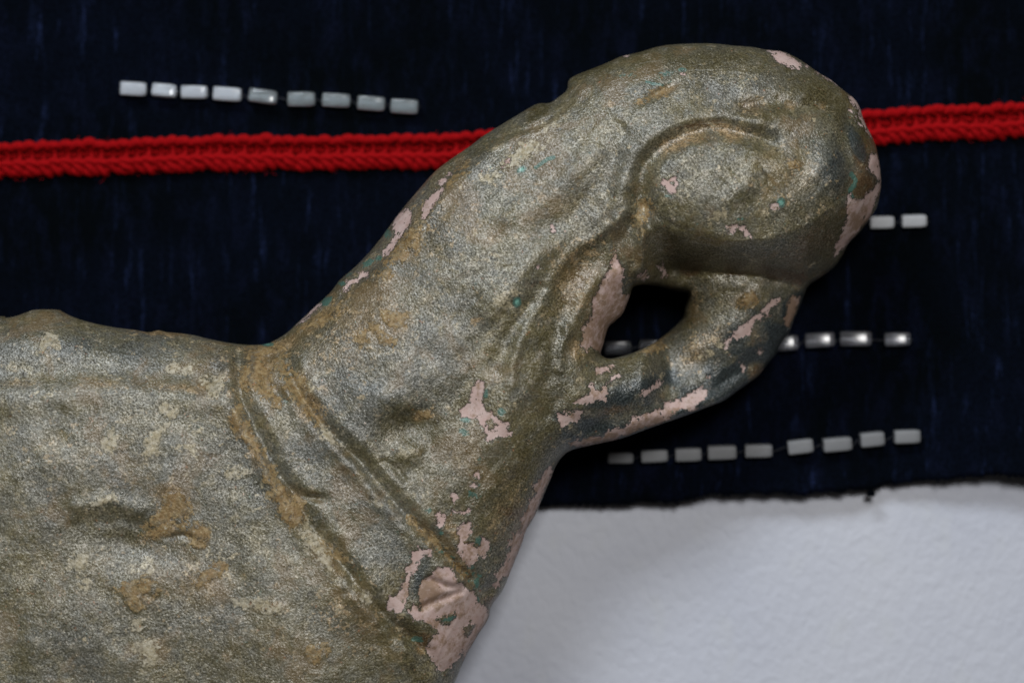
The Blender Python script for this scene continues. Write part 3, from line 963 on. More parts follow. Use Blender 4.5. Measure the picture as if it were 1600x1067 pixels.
# --- bare flakes (signed distance, positive inside)
FL = [
    cp(1110, 50, [(470, 165), (560, 160), (640, 190), (690, 230), (700, 245), (730, 262), (760, 300), (740, 322), (680, 300), (600, 270), (540, 240), (520, 205)]),
    cp(1110, 50, [(785, 280), (815, 290), (810, 305), (790, 300)]),
    cp(1110, 50, [(870, 325), (905, 345), (900, 362), (875, 350)]),
    cp(1110, 50, [(910, 365), (1000, 395), (1060, 440), (1050, 450), (985, 412), (920, 378)]),
    cp(1110, 50, [(1130, 525), (1190, 548), (1235, 600), (1262, 690), (1300, 800), (1345, 880), (1330, 880), (1275, 800), (1240, 740), (1225, 660), (1180, 600), (1150, 570)]),
    cp(1110, 50, [(1150, 645), (1185, 660), (1180, 675), (1150, 660)]),
    cp(1110, 50, [(1200, 700), (1260, 780), (1250, 790), (1200, 715)]),
    cp(1120, 220, [(1280, 110), (1330, 110), (1350, 180), (1362, 260), (1365, 400), (1340, 440), (1300, 540), (1290, 610), (1220, 700), (1090, 850), (1060, 880),
                   (1000, 950), (968, 965), (980, 930), (990, 870), (1030, 810), (1060, 720), (1090, 620), (1075, 590), (1080, 500), (1100, 430), (1120, 430),
                   (1130, 480), (1180, 500), (1230, 480), (1260, 430), (1320, 390), (1345, 330), (1300, 270), (1260, 250), (1260, 190)]),
    cp(900, 200, [(703, 465), (725, 425), (760, 435), (800, 415), (840, 415), (845, 480), (835, 540), (790, 548), (760, 530), (745, 490)]),
    cp(900, 200, [(1245, 815), (1300, 810), (1350, 800), (1330, 840), (1310, 885), (1275, 890), (1265, 850)]),
    cp(900, 200, [(1365, 820), (1410, 810), (1430, 860), (1465, 905), (1410, 912), (1400, 860), (1370, 845)]),
    cp(1120, 220, [(440, 550), (480, 515), (520, 530), (515, 570), (470, 580)]),
    cp(400, 350, [(1150, -10), (1290, -10), (1240, 60), (1180, 160), (1090, 270), (1055, 270), (1060, 220), (1130, 150), (1165, 80), (1140, 40)]),
    cp(530, 0, [(250, 1060), (260, 1000), (320, 965), (335, 985), (330, 1040), (310, 1067)], 2.963),
    cp(660, 170, [(0, 920), (0, 830), (50, 740), (90, 700), (160, 660), (180, 670), (120, 760), (70, 840), (30, 910)]),
    cp(660, 170, [(130, 640), (135, 600), (200, 570), (225, 530), (250, 535), (200, 600), (160, 650)]),
    cp(660, 170, [(630, 520), (640, 490), (680, 470), (710, 410), (735, 405), (720, 450), (660, 510)]),
    cp(660, 350, [(950, 355), (990, 352), (995, 372), (960, 380)]),
    cp(400, 350, [(845, 400), (890, 390), (935, 400), (935, 440), (880, 455), (830, 490), (800, 490), (770, 540), (720, 590), (690, 605), (720, 560), (750, 510),
                  (760, 480), (800, 460), (850, 450), (860, 420)]),
    cp(400, 350, [(550, 680), (490, 740), (400, 810), (340, 850), (420, 770), (500, 680), (530, 665)]),
    cp(860, 380, [(540, 60), (570, 150), (610, 230), (610, 330), (600, 420), (665, 430), (640, 500), (600, 590), (540, 650), (490, 690), (460, 760), (440, 880),
                  (420, 920), (380, 890), (340, 870), (300, 900), (250, 850), (265, 770), (250, 720), (330, 640), (350, 560), (345, 460), (390, 420), (410, 350),
                  (430, 310), (480, 240), (500, 170), (520, 110)]),
    cp(860, 380, [(720, 270), (800, 230), (820, 290), (770, 310)]),
    cp(860, 380, [(880, 185), (920, 190), (935, 155), (950, 200), (970, 265), (930, 290), (930, 235)]),
    cp(1060, 400, [(845, 350), (855, 380), (810, 415), (760, 430), (740, 460), (770, 510), (740, 505), (710, 470), (705, 545), (680, 540), (640, 530), (620, 590),
                   (580, 670), (520, 680), (490, 700), (470, 680), (440, 690), (410, 730), (410, 765), (390, 770), (385, 720), (400, 690), (440, 665), (480, 620),
                   (500, 590), (570, 550), (620, 500), (680, 460), (720, 420), (760, 370)]),
    cp(1060, 400, [(665, 765), (685, 755), (708, 790), (700, 815), (668, 825), (662, 795)]),
    cp(1060, 400, [(230, 985), (255, 980), (270, 1005), (255, 1030), (232, 1018)]),
    cp(1060, 400, [(510, 890), (550, 910), (555, 930), (535, 960), (525, 925)]),
    cp(1060, 400, [(650, 1010), (700, 925), (692, 975), (665, 1010)]),
    cp(1060, 400, [(930, 340), (1000, 330), (1000, 380), (960, 480), (920, 590), (885, 580), (890, 520), (910, 430), (920, 380)]),
    cp(850, 530, [(430, 240), (490, 230), (545, 205), (590, 225), (570, 255), (500, 275), (440, 300)]),
    cp(850, 530, [(245, 530), (310, 490), (370, 455), (385, 420), (370, 385), (415, 370), (425, 420), (450, 440), (510, 390), (560, 320), (620, 288), (645, 300),
                  (590, 330), (530, 380), (520, 410), (535, 440), (540, 480), (510, 520), (490, 500), (430, 510), (400, 535), (320, 548)]),
    cp(850, 530, [(108, 615), (170, 630), (180, 580), (220, 595), (290, 580), (328, 610), (290, 650), (280, 690), (220, 690), (190, 720), (150, 740), (125, 690), (110, 660)]),
    cp(850, 530, [(800, 430), (860, 415), (920, 370), (960, 335), (1000, 355), (960, 395), (900, 430), (840, 475), (810, 470)]),
    cp(850, 530, [(195, 860), (330, 830), (420, 805), (490, 820), (510, 780), (560, 750), (620, 740), (670, 730), (700, 705), (740, 630), (770, 625), (800, 640),
                  (860, 610), (920, 590), (990, 580), (1010, 525), (1060, 520), (1100, 490), (1140, 510), (1190, 460), (1240, 430), (1310, 400), (1350, 420),
                  (1368, 450), (1350, 500), (1280, 530), (1260, 580), (1200, 590), (1150, 580), (1080, 620), (1040, 665), (930, 710), (840, 730), (760, 760),
                  (700, 790), (640, 800), (620, 830), (500, 860), (330, 890), (220, 880)]),
    cp(560, 530, [(970, 370), (1000, 335), (1050, 360), (1055, 410), (1035, 470), (1030, 520), (1055, 580), (1090, 600), (1110, 590), (1135, 640), (1170, 660),
                  (1200, 690), (1250, 680), (1265, 720), (1230, 760), (1275, 765), (1275, 800), (1220, 820), (1150, 810), (1130, 830), (1110, 865), (1075, 850),
                  (1055, 825), (1065, 790), (1040, 740), (1010, 700), (990, 660), (960, 670), (910, 655), (860, 640), (845, 590), (880, 555), (920, 530),
                  (930, 460), (950, 420)]),
    cp(620, 700, [(635, 230), (665, 190), (695, 195), (695, 250), (680, 260), (650, 240)]),
    cp(620, 700, [(595, 300), (615, 315), (650, 280), (675, 290), (670, 330), (620, 325)]),
    cp(620, 700, [(460, 370), (505, 380), (510, 410), (480, 455), (460, 430), (450, 400)]),
    cp(620, 700, [(460, 500), (482, 530), (460, 545)]),
    cp(620, 700, [(525, 515), (545, 530), (580, 500), (610, 505), (612, 530), (575, 560), (530, 545)]),
    cp(620, 700, [(315, 545), (355, 520), (370, 550), (405, 560), (408, 610), (385, 650), (350, 660), (330, 640), (350, 600), (335, 580)]),
    cp(620, 700, [(500, 700), (530, 640), (600, 605), (620, 640), (625, 710), (590, 740), (570, 780), (640, 790), (665, 830), (700, 800), (705, 760), (695, 730),
                  (720, 740), (770, 770), (775, 820), (730, 910), (690, 900), (650, 950), (600, 1000), (580, 950), (540, 930), (510, 870), (495, 820), (520, 790), (515, 740)]),
    cp(620, 700, [(120, 860), (175, 850), (180, 820), (220, 840), (280, 845), (300, 900), (285, 920), (260, 870), (240, 900), (200, 930), (170, 980), (160, 1040),
                  (110, 1067), (75, 1040), (75, 980), (150, 960), (130, 900)]),
    cp(620, 700, [(1270, 150), (1295, 180), (1280, 240), (1240, 300), (1210, 380), (1180, 470), (1140, 560), (1090, 650), (1060, 740), (1030, 830), (1000, 900),
                  (960, 1000), (940, 1067), (820, 1067), (860, 1000), (900, 950), (930, 900), (935, 840), (925, 770), (965, 760), (970, 710), (1020, 700),
                  (1040, 640), (1030, 600), (1060, 550), (1090, 500), (1100, 430), (1140, 410), (1160, 370), (1130, 340), (1150, 290), (1190, 270), (1215, 210)]),
    cp(560, 860, [(600, 200), (660, 140), (760, 130), (800, 190), (830, 260), (920, 330), (975, 345), (985, 400), (1010, 450), (1060, 460), (1080, 530), (1060, 600),
                  (1000, 680), (960, 770), (900, 850), (860, 920), (870, 830), (850, 880), (780, 960), (700, 1010), (660, 990), (600, 900), (560, 820), (600, 740),
                  (660, 680), (620, 620), (540, 590), (470, 580), (440, 540), (400, 490), (440, 480), (460, 440), (490, 460), (510, 500), (520, 440), (490, 390),
                  (490, 310), (540, 240)]),
    cp(560, 860, [(450, 0), (600, 0), (610, 60), (570, 30), (530, 70), (490, 110), (480, 180), (430, 210), (425, 290), (420, 370), (390, 430), (370, 510),
                  (330, 515), (300, 490), (240, 490), (235, 430), (260, 380), (310, 370), (350, 320), (380, 250), (400, 200), (390, 140), (450, 100), (440, 50)]),
    cp(560, 860, [(1255, 0), (1330, 0), (1300, 100), (1250, 190), (1200, 210), (1180, 250), (1165, 310), (1140, 320), (1125, 290), (1145, 230), (1130, 190), (1180, 140), (1230, 70)]),
    [(860, 352), (868, 354), (869, 364), (861, 364)], [(1065, 112), (1072, 114), (1070, 119), (1062, 116)], [(975, 86), (984, 87), (982, 91), (974, 90)],
]
HL = [
    cp(560, 530, [(1095, 650), (1125, 670), (1145, 710), (1120, 750), (1085, 755), (1060, 710)]),
    cp(560, 860, [(870, 650), (930, 610), (970, 610), (950, 670), (910, 725), (880, 690)]),
    cp(560, 860, [(650, 570), (700, 550), (740, 555), (800, 510), (820, 520), (800, 570), (750, 615), (710, 610), (680, 590)]),
    cp(1060, 400, [(676, 770), (692, 772), (692, 790), (678, 790)]),
    cp(1060, 400, [(242, 996), (256, 998), (254, 1012), (243, 1010)]),
    cp(900, 200, [(790, 455), (820, 450), (825, 470), (800, 475)]),
    cp(620, 700, [(930, 805), (960, 808), (955, 825), (932, 822)]),
]
MG = 10.0


def sdf(poly):
    p = np.array(poly, float)
    i0 = max(0, np.searchsorted(gx, p[:, 0].min() - MG)); i1 = np.searchsorted(gx, p[:, 0].max() + MG)
    j0 = max(0, np.searchsorted(gy, p[:, 1].min() - MG)); j1 = np.searchsorted(gy, p[:, 1].max() + MG)
    if i1 <= i0 or j1 <= j0:
        return None
    d = seg_field(gx[i0:i1], gy[j0:j1], segs_closed(p), MG)
    inn = inside_grid(gx[i0:i1], gy[j0:j1], p)
    return (j0, j1, i0, i1, np.where(inn, d, -d))


bare = np.full(h.shape, -MG)
for p in FL:
    r = sdf(p)
    if r:
        j0, j1, i0, i1, v = r
        bare[j0:j1, i0:i1] = np.maximum(bare[j0:j1, i0:i1], v)
for p in HL:
    r = sdf(p)
    if r:
        j0, j1, i0, i1, v = r
        bare[j0:j1, i0:i1] = np.minimum(bare[j0:j1, i0:i1], -v)

# --- mineral crusts with an outline of their own
K3 = 2.963
OC = [
    cp(0, 707, [(650, 360), (700, 310), (740, 270), (770, 210), (800, 185), (850, 190), (875, 230), (885, 280), (850, 310), (870, 330), (930, 335), (965, 385), (950, 430), (910, 445),
                (885, 420), (890, 385), (850, 365), (820, 320), (790, 330), (760, 370), (720, 390), (680, 385)], K3),
    cp(0, 707, [(540, 640), (570, 600), (610, 610), (660, 580), (710, 600), (745, 640), (720, 670), (680, 650), (640, 690), (660, 730), (630, 745), (595, 710), (570, 670)], K3),
    cp(0, 707, [(900, 600), (940, 560), (970, 520), (1010, 510), (1050, 515), (1030, 545), (1000, 580), (950, 600), (915, 630)], K3),
    cp(0, 707, [(1410, 930), (1450, 900), (1500, 880), (1540, 900), (1500, 950), (1450, 975)], K3),
    cp(320, 500, [(205, 870), (230, 800), (290, 690), (330, 750), (370, 850), (410, 950), (470, 1060), (390, 1060), (340, 1030), (290, 950), (240, 910)]),
    cp(320, 500, [(640, 520), (680, 430), (770, 430), (830, 480), (850, 600), (900, 680), (960, 790), (1010, 850), (980, 890), (900, 870), (840, 800), (800, 720), (720, 680), (660, 610)]),
    cp(320, 500, [(560, 190), (640, 200), (700, 280), (680, 330), (620, 280), (540, 280), (500, 350), (540, 440), (580, 560), (640, 700), (600, 740), (540, 720), (480, 640), (400, 600),
                  (300, 570), (290, 480), (340, 330), (350, 230), (480, 240)]),
    cp(320, 500, [(570, 300), (640, 290), (690, 360), (690, 440), (640, 500), (600, 420)]),
    cp(400, 350, [(1070, 740), (1150, 730), (1250, 770), (1260, 830), (1190, 860), (1120, 850), (1060, 800)]),
    cp(400, 350, [(950, 830), (1040, 850), (1100, 930), (1180, 960), (1160, 1010), (1060, 980), (980, 900)]),
    cp(400, 350, [(840, 950), (900, 900), (960, 960), (900, 1000), (860, 1010)]),
    cp(400, 350, [(1040, 300), (1180, 180), (1250, 60), (1330, 60), (1400, 20), (1390, 120), (1330, 260), (1250, 310), (1150, 330), (1060, 340)]),
    cp(400, 350, [(1000, 400), (1100, 390), (1140, 440), (1110, 470), (1060, 440)]),
    cp(400, 350, [(520, 760), (600, 700), (700, 660), (740, 700), (640, 790), (560, 840), (420, 880), (330, 900), (420, 820)]),
    cp(400, 680, [(550, 0), (620, 0), (690, 50), (760, 70), (750, 110), (700, 110), (640, 60)]),
    cp(400, 680, [(0, 90), (60, 110), (90, 200), (160, 260), (180, 340), (260, 440), (330, 510), (410, 570), (410, 640), (390, 700), (330, 760), (290, 800), (280, 740), (230, 700),
                  (190, 650), (180, 560), (100, 500), (130, 420), (60, 380), (70, 290), (30, 220), (0, 180)]),
    cp(400, 680, [(520, 870), (620, 940), (740, 1000), (760, 1067), (620, 1067), (560, 980)]),
    cp(620, 700, [(100, 580), (150, 590), (200, 650), (270, 700), (340, 770), (400, 800), (440, 860), (510, 900), (530, 960), (600, 1010), (610, 1067), (540, 1067), (480, 1000),
                  (420, 960), (370, 900), (320, 850), (280, 790), (220, 740), (130, 640)]),
    cp(620, 700, [(625, 650), (665, 660), (660, 700), (630, 720)]),
    cp(1060, 400, [(500, 430), (520, 360), (560, 320), (660, 330), (670, 370), (620, 400), (570, 430), (530, 440)]),
    cp(1120, 220, [(600, 200), (640, 160), (700, 190), (710, 230), (650, 225)]),
    cp(900, 200, [(530, 570), (600, 580), (630, 640), (600, 720), (560, 760), (580, 840), (570, 920), (540, 940), (520, 850), (480, 800), (460, 740), (500, 680)]),
    cp(660, 170, [(290, 490), (340, 450), (390, 470), (380, 530), (310, 590), (240, 640), (180, 650), (230, 590)]),
    cp(560, 530, [(505, 610), (540, 590), (590, 610), (600, 640), (560, 660), (520, 640)]),
    cp(840, 50, [(820, 600), (880, 540), (950, 490), (1040, 450), (1085, 470), (1060, 520), (960, 560), (880, 590)]),
    cp(860, 380, [(800, 900), (850, 850), (940, 850), (960, 870), (880, 900), (810, 920)]),
]
CH = [
    cp(0, 350, [(730, 850), (760, 825), (790, 850), (830, 825), (840, 855), (810, 890), (780, 900), (745, 880)], K3),
    cp(0, 350, [(840, 665), (880, 645), (910, 660), (880, 685), (850, 690)], K3),
    cp(0, 350, [(760, 650), (810, 640), (840, 660), (800, 690), (750, 680)], K3),
    cp(0, 350, [(190, 540), (220, 500), (260, 510), (240, 560), (200, 590), (170, 600)], K3),
    cp(0, 350, [(480, 1000), (520, 940), (540, 990), (520, 1060), (490, 1060)], K3),
    cp(0, 350, [(670, 1000), (720, 960), (780, 920), (790, 940), (740, 990), (740, 1060), (680, 1060)], K3),
    cp(0, 350, [(940, 710), (1020, 720), (1020, 770), (980, 790), (940, 760)], K3),
    cp(0, 707, [(340, 510), (400, 470), (390, 530), (350, 530)], K3),
    cp(0, 707, [(415, 245), (470, 215), (520, 210), (480, 240), (430, 255)], K3),
    cp(0, 707, [(370, 600), (430, 600), (420, 630), (380, 630)], K3),
    cp(0, 707, [(640, 880), (700, 870), (740, 900), (720, 980), (670, 1000), (650, 940)], K3),
    cp(0, 707, [(600, 780), (660, 760), (670, 820), (620, 830)], K3),
    cp(0, 707, [(1080, 680), (1160, 670), (1280, 690), (1290, 740), (1220, 750), (1150, 720), (1090, 710)], K3),
    cp(0, 707, [(1360, 360), (1430, 360), (1480, 430), (1530, 490), (1560, 530), (1530, 560), (1470, 480), (1400, 410)], K3),
    cp(0, 707, [(1010, 90), (1080, 70), (1160, 80), (1150, 110), (1060, 120)], K3),
    cp(320, 500, [(940, 920), (1000, 910), (1060, 950), (1100, 1000), (1180, 1020), (1170, 1067), (1060, 1040), (980, 980)]),
    cp(660, 170, [(500, 600), (560, 540), (620, 500), (700, 400), (800, 320), (860, 270), (950, 260), (1000, 330), (940, 380), (850, 420), (780, 470), (700, 510), (620, 570), (540, 610)]),
    cp(560, 860, [(0, 340), (40, 350), (80, 400), (110, 430), (90, 450), (40, 410), (0, 390)]),
    cp(0, 460, [(1330, 920), (1380, 900), (1420, 950), (1470, 960), (1440, 1000), (1380, 1020)]),
]


def field(lst):
    A = np.full(h.shape, -MG)
    for p in lst:
        r = sdf(catmull(p, True, 4))
        if r:
            j0, j1, i0, i1, v = r
            A[j0:j1, i0:i1] = np.maximum(A[j0:j1, i0:i1], v)
    return A


crust_o = field(OC)
crust_c = field(CH)

# --- coloured deposits; the steel and olive masks also paint in shade
BRK = np.clip(0.72 + 1.1 * fbm(PX, PY, 34, 430, 3), 0.1, 1.25)


def blobs(lst):
    A = np.zeros_like(h)
    for b in lst:
        if isinstance(b[0], (list, tuple)):
            A = np.maximum(A, b[2] * line(b[0], b[1]) * (BRK if b[1] > 5 else 1))
        else:
            x, y, sx, sy, ang, st = b
            A = np.maximum(A, st * gauss(x, y, sx, sy, ang))
    return A


ochre = blobs([
    ([(445, 590), (455, 615), (478, 650), (505, 680), (540, 708)], 8, 0.62), ([(655, 815), (675, 840), (700, 862), (722, 880)], 8, 0.8),
    ([(366, 655), (388, 690), (405, 720), (424, 752), (442, 782), (462, 810)], 9, 0.7), ([(480, 835), (505, 866), (540, 905), (570, 945)], 7, 0.4),
    ([(462, 590), (478, 622), (500, 655)], 11, 1.0), ([(372, 650), (385, 680), (400, 710)], 9, 0.9), ([(440, 775), (455, 790), (460, 805)], 13, 1.1),
    (410, 575, 22, 25, 0, 0.8), (430, 545, 30, 10, -20, 0.8), (612, 505, 22, 22, 0, 0.85), (585, 520, 16, 18, 0, 0.55),
    (500, 500, 30, 12, -40, 0.6), (640, 385, 18, 30, 30, 0.6), (610, 430, 14, 10, 0, 0.6), (725, 255, 12, 9, 0, 0.6),
    (270, 780, 16, 20, 10, 0.9), (250, 830, 26, 9, -25, 0.9), (310, 838, 12, 14, 0, 0.9), (215, 930, 20, 16, 20, 0.7), (325, 905, 18, 12, -30, 0.7),
    (420, 945, 34, 14, 0, 0.5), (240, 1010, 18, 22, 0, 0.55), (285, 575, 30, 7, 5, 0.55), (280, 605, 40, 6, 3, 0.6), (150, 600, 60, 8, 2, 0.45), (320, 605, 12, 9, 0, 0.8),
    ([(1035, 234), (1080, 212), (1130, 206), (1175, 216)], 11, 0.85),
    (1040, 142, 18, 5, -25, 0.9), (955, 163, 8, 3, -15, 0.8), (1175, 165, 20, 12, 0, 0.5), (1235, 165, 8, 5, 0, 0.7), (1284, 166, 5, 5, 0, 1.0),
    ([(1005, 345), (1002, 385), (990, 430)], 8, 0.5), (1210, 285, 14, 5, 45, 0.65), (1243, 256, 10, 6, 0, 0.75), (1175, 290, 10, 6, 40, 0.55),
    (1165, 468, 13, 8, -15, 0.95), (1085, 480, 8, 20, 10, 0.6), (1020, 540, 20, 8, -30, 0.7), (900, 545, 12, 12, 0, 0.7), (715, 835, 22, 6, 45, 0.85),
    (695, 815, 12, 5, 40, 0.8), (745, 840, 8, 8, 0, 0.6), (800, 780, 20, 18, 0, 0.45), (670, 650, 14, 8, 0, 0.6), (655, 650, 7, 6, 0, 1.0),
    (750, 730, 40, 8, 55, 0.25), (900, 460, 26, 22, -30, 0.52), (930, 420, 22, 12, -40, 0.5), (1090, 560, 30, 10, -30, 0.55), (745, 500, 10, 6, 0, 0.6),
    (770, 370, 20, 8, -30, 0.45), (800, 285, 20, 10, -30, 0.45), (735, 320, 30, 12, -40, 0.4), (545, 560, 18, 16, 0, 0.45), (505, 610, 14, 14, 0, 0.5),
    (250, 520, 40, 4, 3, 0.7), (85, 540, 12, 4, -40, 0.6), (30, 600, 40, 6, 0, 0.4), (690, 1010, 20, 10, 40, 0.5), (657, 1015, 5, 5, 0, 1.0),
    (560, 500, 90, 55, -40, 0.42), (700, 330, 70, 40, -40, 0.42), (850, 300, 60, 40, -40, 0.3), (905, 430, 40, 60, 20, 0.5), (300, 920, 120, 60, 10, 0.35), (560, 960, 60, 50, 30, 0.4),
    (800, 800, 40, 60, 20, 0.35), (380, 600, 60, 40, 0, 0.4), (150, 700, 90, 40, 0, 0.28), (1230, 290, 60, 50, 0, 0.3), (1090, 545, 50, 16, -32, 0.5)])
pale = blobs([
    (85, 530, 7, 9, 0, 0.75), (292, 575, 9, 5, 0, 0.95), (265, 640, 13, 9, 10, 0.8), (240, 690, 10, 16, 30, 0.7), (180, 690, 6, 18, 20, 0.55),
    (170, 780, 14, 6, -35, 0.6), (150, 640, 8, 5, 0, 0.4), (120, 880, 14, 12, 0, 0.55), (225, 880, 20, 16, -30, 0.5), (135, 912, 9, 6, 0, 0.7),
    (205, 930, 10, 16, 30, 0.55), (230, 1015, 16, 24, -10, 0.6), (400, 770, 16, 14, 20, 0.45), (490, 840, 8, 28, -35, 0.75), (565, 925, 9, 18, -40, 0.55),
    (800, 250, 36, 10, -32, 0.62), (770, 275, 20, 6, -30, 0.6), (790, 465, 14, 20, 30, 0.55), (640, 705, 12, 12, 0, 0.5), (690, 870, 8, 8, 0, 0.4),
    (345, 870, 30, 14, -20, 0.35), (60, 620, 40, 10, 0, 0.30), (1065, 205, 30, 4, -15, 0.35), (1130, 330, 50, 20, 0, 0.18), (300, 690, 20, 30, 20, 0.35),
    (930, 535, 14, 10, 0, 0.45), (1030, 590, 26, 6, -30, 0.35), (1110, 550, 20, 8, -35, 0.45), (855, 200, 16, 5, -25, 0.6), (480, 600, 10, 18, -30, 0.45)])
green = blobs([
    ([(1330, 272), (1338, 285), (1328, 298), (1334, 312)], 3.4, 0.95), (1220, 317, 5, 5, 0, 1.6), (1045, 307, 7, 4, 0, 0.7), (1160, 343, 10, 4, 0, 0.6),
    (815, 265, 6, 4, -20, 1.4), ([(838, 262), (850, 252), (865, 246)], 3, 0.95), (808, 472, 5, 6, 0, 1.5), (1040, 116, 18, 5, -8, 0.7), (1066, 110, 7, 4, 0, 0.95),
    (985, 118, 24, 4, -5, 0.6), ([(1010, 128), (1030, 133), (1050, 128)], 3, 0.7),
    (510, 471, 9, 5, -35, 1.1), (576, 411, 9, 5, -30, 0.95), (535, 443, 6, 4, 0, 0.9), (592, 404, 8, 4, -30, 0.8), (605, 365, 6, 8, 0, 0.8), (545, 430, 8, 4, -40, 0.6),
    (418, 538, 8, 2.5, 0, 1.3), (759, 615, 4, 8, 0, 0.95), (728, 655, 7, 4, 10, 1.2), (784, 643, 6, 5, 0, 1.1), (724, 675, 9, 5, 20, 0.8), (750, 720, 10, 10, 0, 0.45),
    (745, 760, 14, 26, 0, 0.55), (738, 772, 9, 7, 0, 0.75), (750, 845, 7, 8, 0, 1.0), (670, 797, 8, 6, 0, 0.7), (690, 832, 8, 6, 30, 0.7), (690, 862, 8, 5, 30, 0.7), (706, 870, 8, 4, 30, 0.6),
    (740, 900, 16, 20, 0, 0.55), (745, 910, 6, 10, 0, 0.8), (744, 936, 4, 4, 0, 1.2), (705, 966, 14, 4, -10, 0.9), (652, 998, 10, 5, 0, 1.0), (640, 880, 12, 12, 0, 0.45), (650, 930, 6, 30, 10, 0.45),
    (655, 895, 10, 18, 20, 0.4), (735, 885, 6, 5, 0, 0.8), (900, 632, 18, 6, 5, 0.42), (858, 752, 4, 6, 0, 0.7)])
steel_and_shade = blobs([
    ([(1243, 490), (1212, 545), (1150, 595), (1080, 628), (1000, 655), (900, 684)], 31, 1.3), ([(1200, 500), (1130, 555), (1050, 600), (960, 632), (890, 655)], 24, 0.95), (1300, 265, 22, 36, 20, 0.8), (1340, 225, 10, 34, -20, 1.2), (1235, 370, 30, 18, -30, 0.4),  # bill strokes paint in the shade of its lower side
    (960, 470, 16, 40, 15, 0.6), (880, 560, 14, 44, 10, 0.5), (395, 570, 8, 24, 0, 0.8), (340, 570, 20, 20, 0, 0.6), (150, 545, 90, 20, 6, 0.55), (230, 690, 70, 40, 0, 0.2),
    (210, 770, 50, 25, 0, 0.3), (400, 760, 18, 34, -20, 0.5), (480, 720, 30, 40, -35, 0.35), (600, 620, 60, 60, 0, 0.35), (1010, 130, 60, 20, -15, 0.35), (600, 860, 50, 25, 30, 0.4),
    (690, 840, 20, 30, 0, 0.6), (720, 880, 30, 26, 0, 0.6), (100, 980, 80, 40, -15, 0.35), (560, 780, 40, 25, 30, 0.3), (350, 940, 30, 30, 0, 0.3), (715, 1020, 10, 30, 30, 0.9), (655, 905, 14, 40, 20, 0.8)])
olive_and_shade = blobs([
    ([(1040, 360), (1080, 395), (1150, 405), (1230, 400), (1290, 370), (1340, 320)], 30, 0.9), ([(900, 118), (1000, 88), (1100, 80), (1200, 100), (1290, 135)], 16, 0.7),  # stroke below the eye paints shade under the head into the colour
    ([(740, 235), (800, 200), (870, 160)], 12, 0.8), (1040, 400, 30, 40, 0, 0.8), (880, 500, 30, 80, 15, 0.6), (780, 760, 60, 60, 0, 0.7), (640, 680, 45, 30, 0, 0.6),
    (480, 545, 50, 26, -20, 0.55), (1080, 500, 14, 30, 10, 0.7), (990, 570, 50, 14, -25, 0.7), (200, 860, 100, 40, 5, 0.4), (100, 940, 120, 60, 0, 0.45), (580, 990, 60, 50, 0, 0.6),
    (420, 1030, 120, 40, 0, 0.5), (540, 470, 60, 20, -45, 0.4), (1240, 330, 40, 30, 0, 0.4), (1180, 180, 60, 16, 0, 0.5), (1280, 150, 60, 26, 30, 0.9), (1345, 200, 14, 50, -15, 0.8), (1100, 95, 120, 16, 0, 0.8), (860, 600, 24, 110, 10, 0.7), (820, 720, 40, 60, 20, 0.75), (600, 470, 80, 22, -40, 0.35), (1000, 300, 12, 60, 10, 0.6), (700, 700, 40, 60, 0, 0.4)])
brown = blobs([
    ([(1075, 418), (1140, 418), (1200, 425), (1250, 436)], 10, 0.9), (1350, 290, 14, 18, 0, 1.0), (1345, 245, 10, 22, -10, 0.8), (1270, 380, 50, 22, -30, 0.6),
    (930, 600, 10, 10, 0, 0.3), (960, 640, 26, 8, -10, 0.6), ([(470, 600), (490, 640), (505, 660)], 8, 0.6), (835, 440, 20, 12, -30, 0.4), (900, 440, 22, 34, 30, 0.5),
    (1170, 165, 24, 12, 0, 0.5), (1090, 195, 40, 7, -8, 0.6), (660, 1000, 14, 12, 0, 0.8), (640, 990, 24, 10, 0, 0.4), (690, 815, 16, 8, 0, 0.6), (800, 800, 24, 12, 0, 0.6),
    (770, 940, 16, 10, 0, 0.8), (1180, 580, 22, 14, -40, 0.6), (1150, 600, 50, 8, -30, 0.5), (310, 520, 60, 4, 5, 0.5), (720, 430, 40, 4, -15, 0.4), (1090, 345, 20, 6, 20, 0.3),
    (975, 395, 20, 10, -20, 0.5), (820, 620, 10, 20, 0, 0.3)])
dirt = blobs([
    (925, 500, 60, 90, 20, 0.55), (1235, 490, 14, 30, 10, 1.0), (1340, 345, 14, 14, 0, 0.8), (1010, 665, 40, 12, -20, 0.7), (940, 688, 40, 8, -10, 0.6),
    (665, 925, 22, 20, 0, 0.95), (700, 965, 30, 8, -20, 0.6), (860, 400, 1, 1, 0, 0), (690, 945, 30, 5, -20, 0.4), (735, 860, 16, 16, 0, 0.55), (730, 830, 8, 8, 0, 0.5), (640, 882, 7, 7, 0, 0.5), (695, 1000, 40, 10, 0, 0.45),
    (710, 1010, 20, 20, 0, 0.3), (800, 690, 6, 6, 0, 0.7), (778, 692, 6, 5, 0, 0.6), (745, 602, 4, 4, 0, 0.5), (738, 650, 5, 3, 0, 0.6), (820, 800, 14, 80, 22, 0.4), (745, 1010, 12, 30, 30, 0.5)])

# --- relief noise, a slow tilt of the body towards the viewer, recessed flakes
flk = sstep(bare, -1.2, 1.2)
ns = 8.0 * fbm(PX, PY, 130, 60, 2) + 1.9 * fbm(PX, PY, 34, 70, 2) + 0.4 * fbm(PX, PY, 9, 80, 2) * (1 - 0.8 * flk)
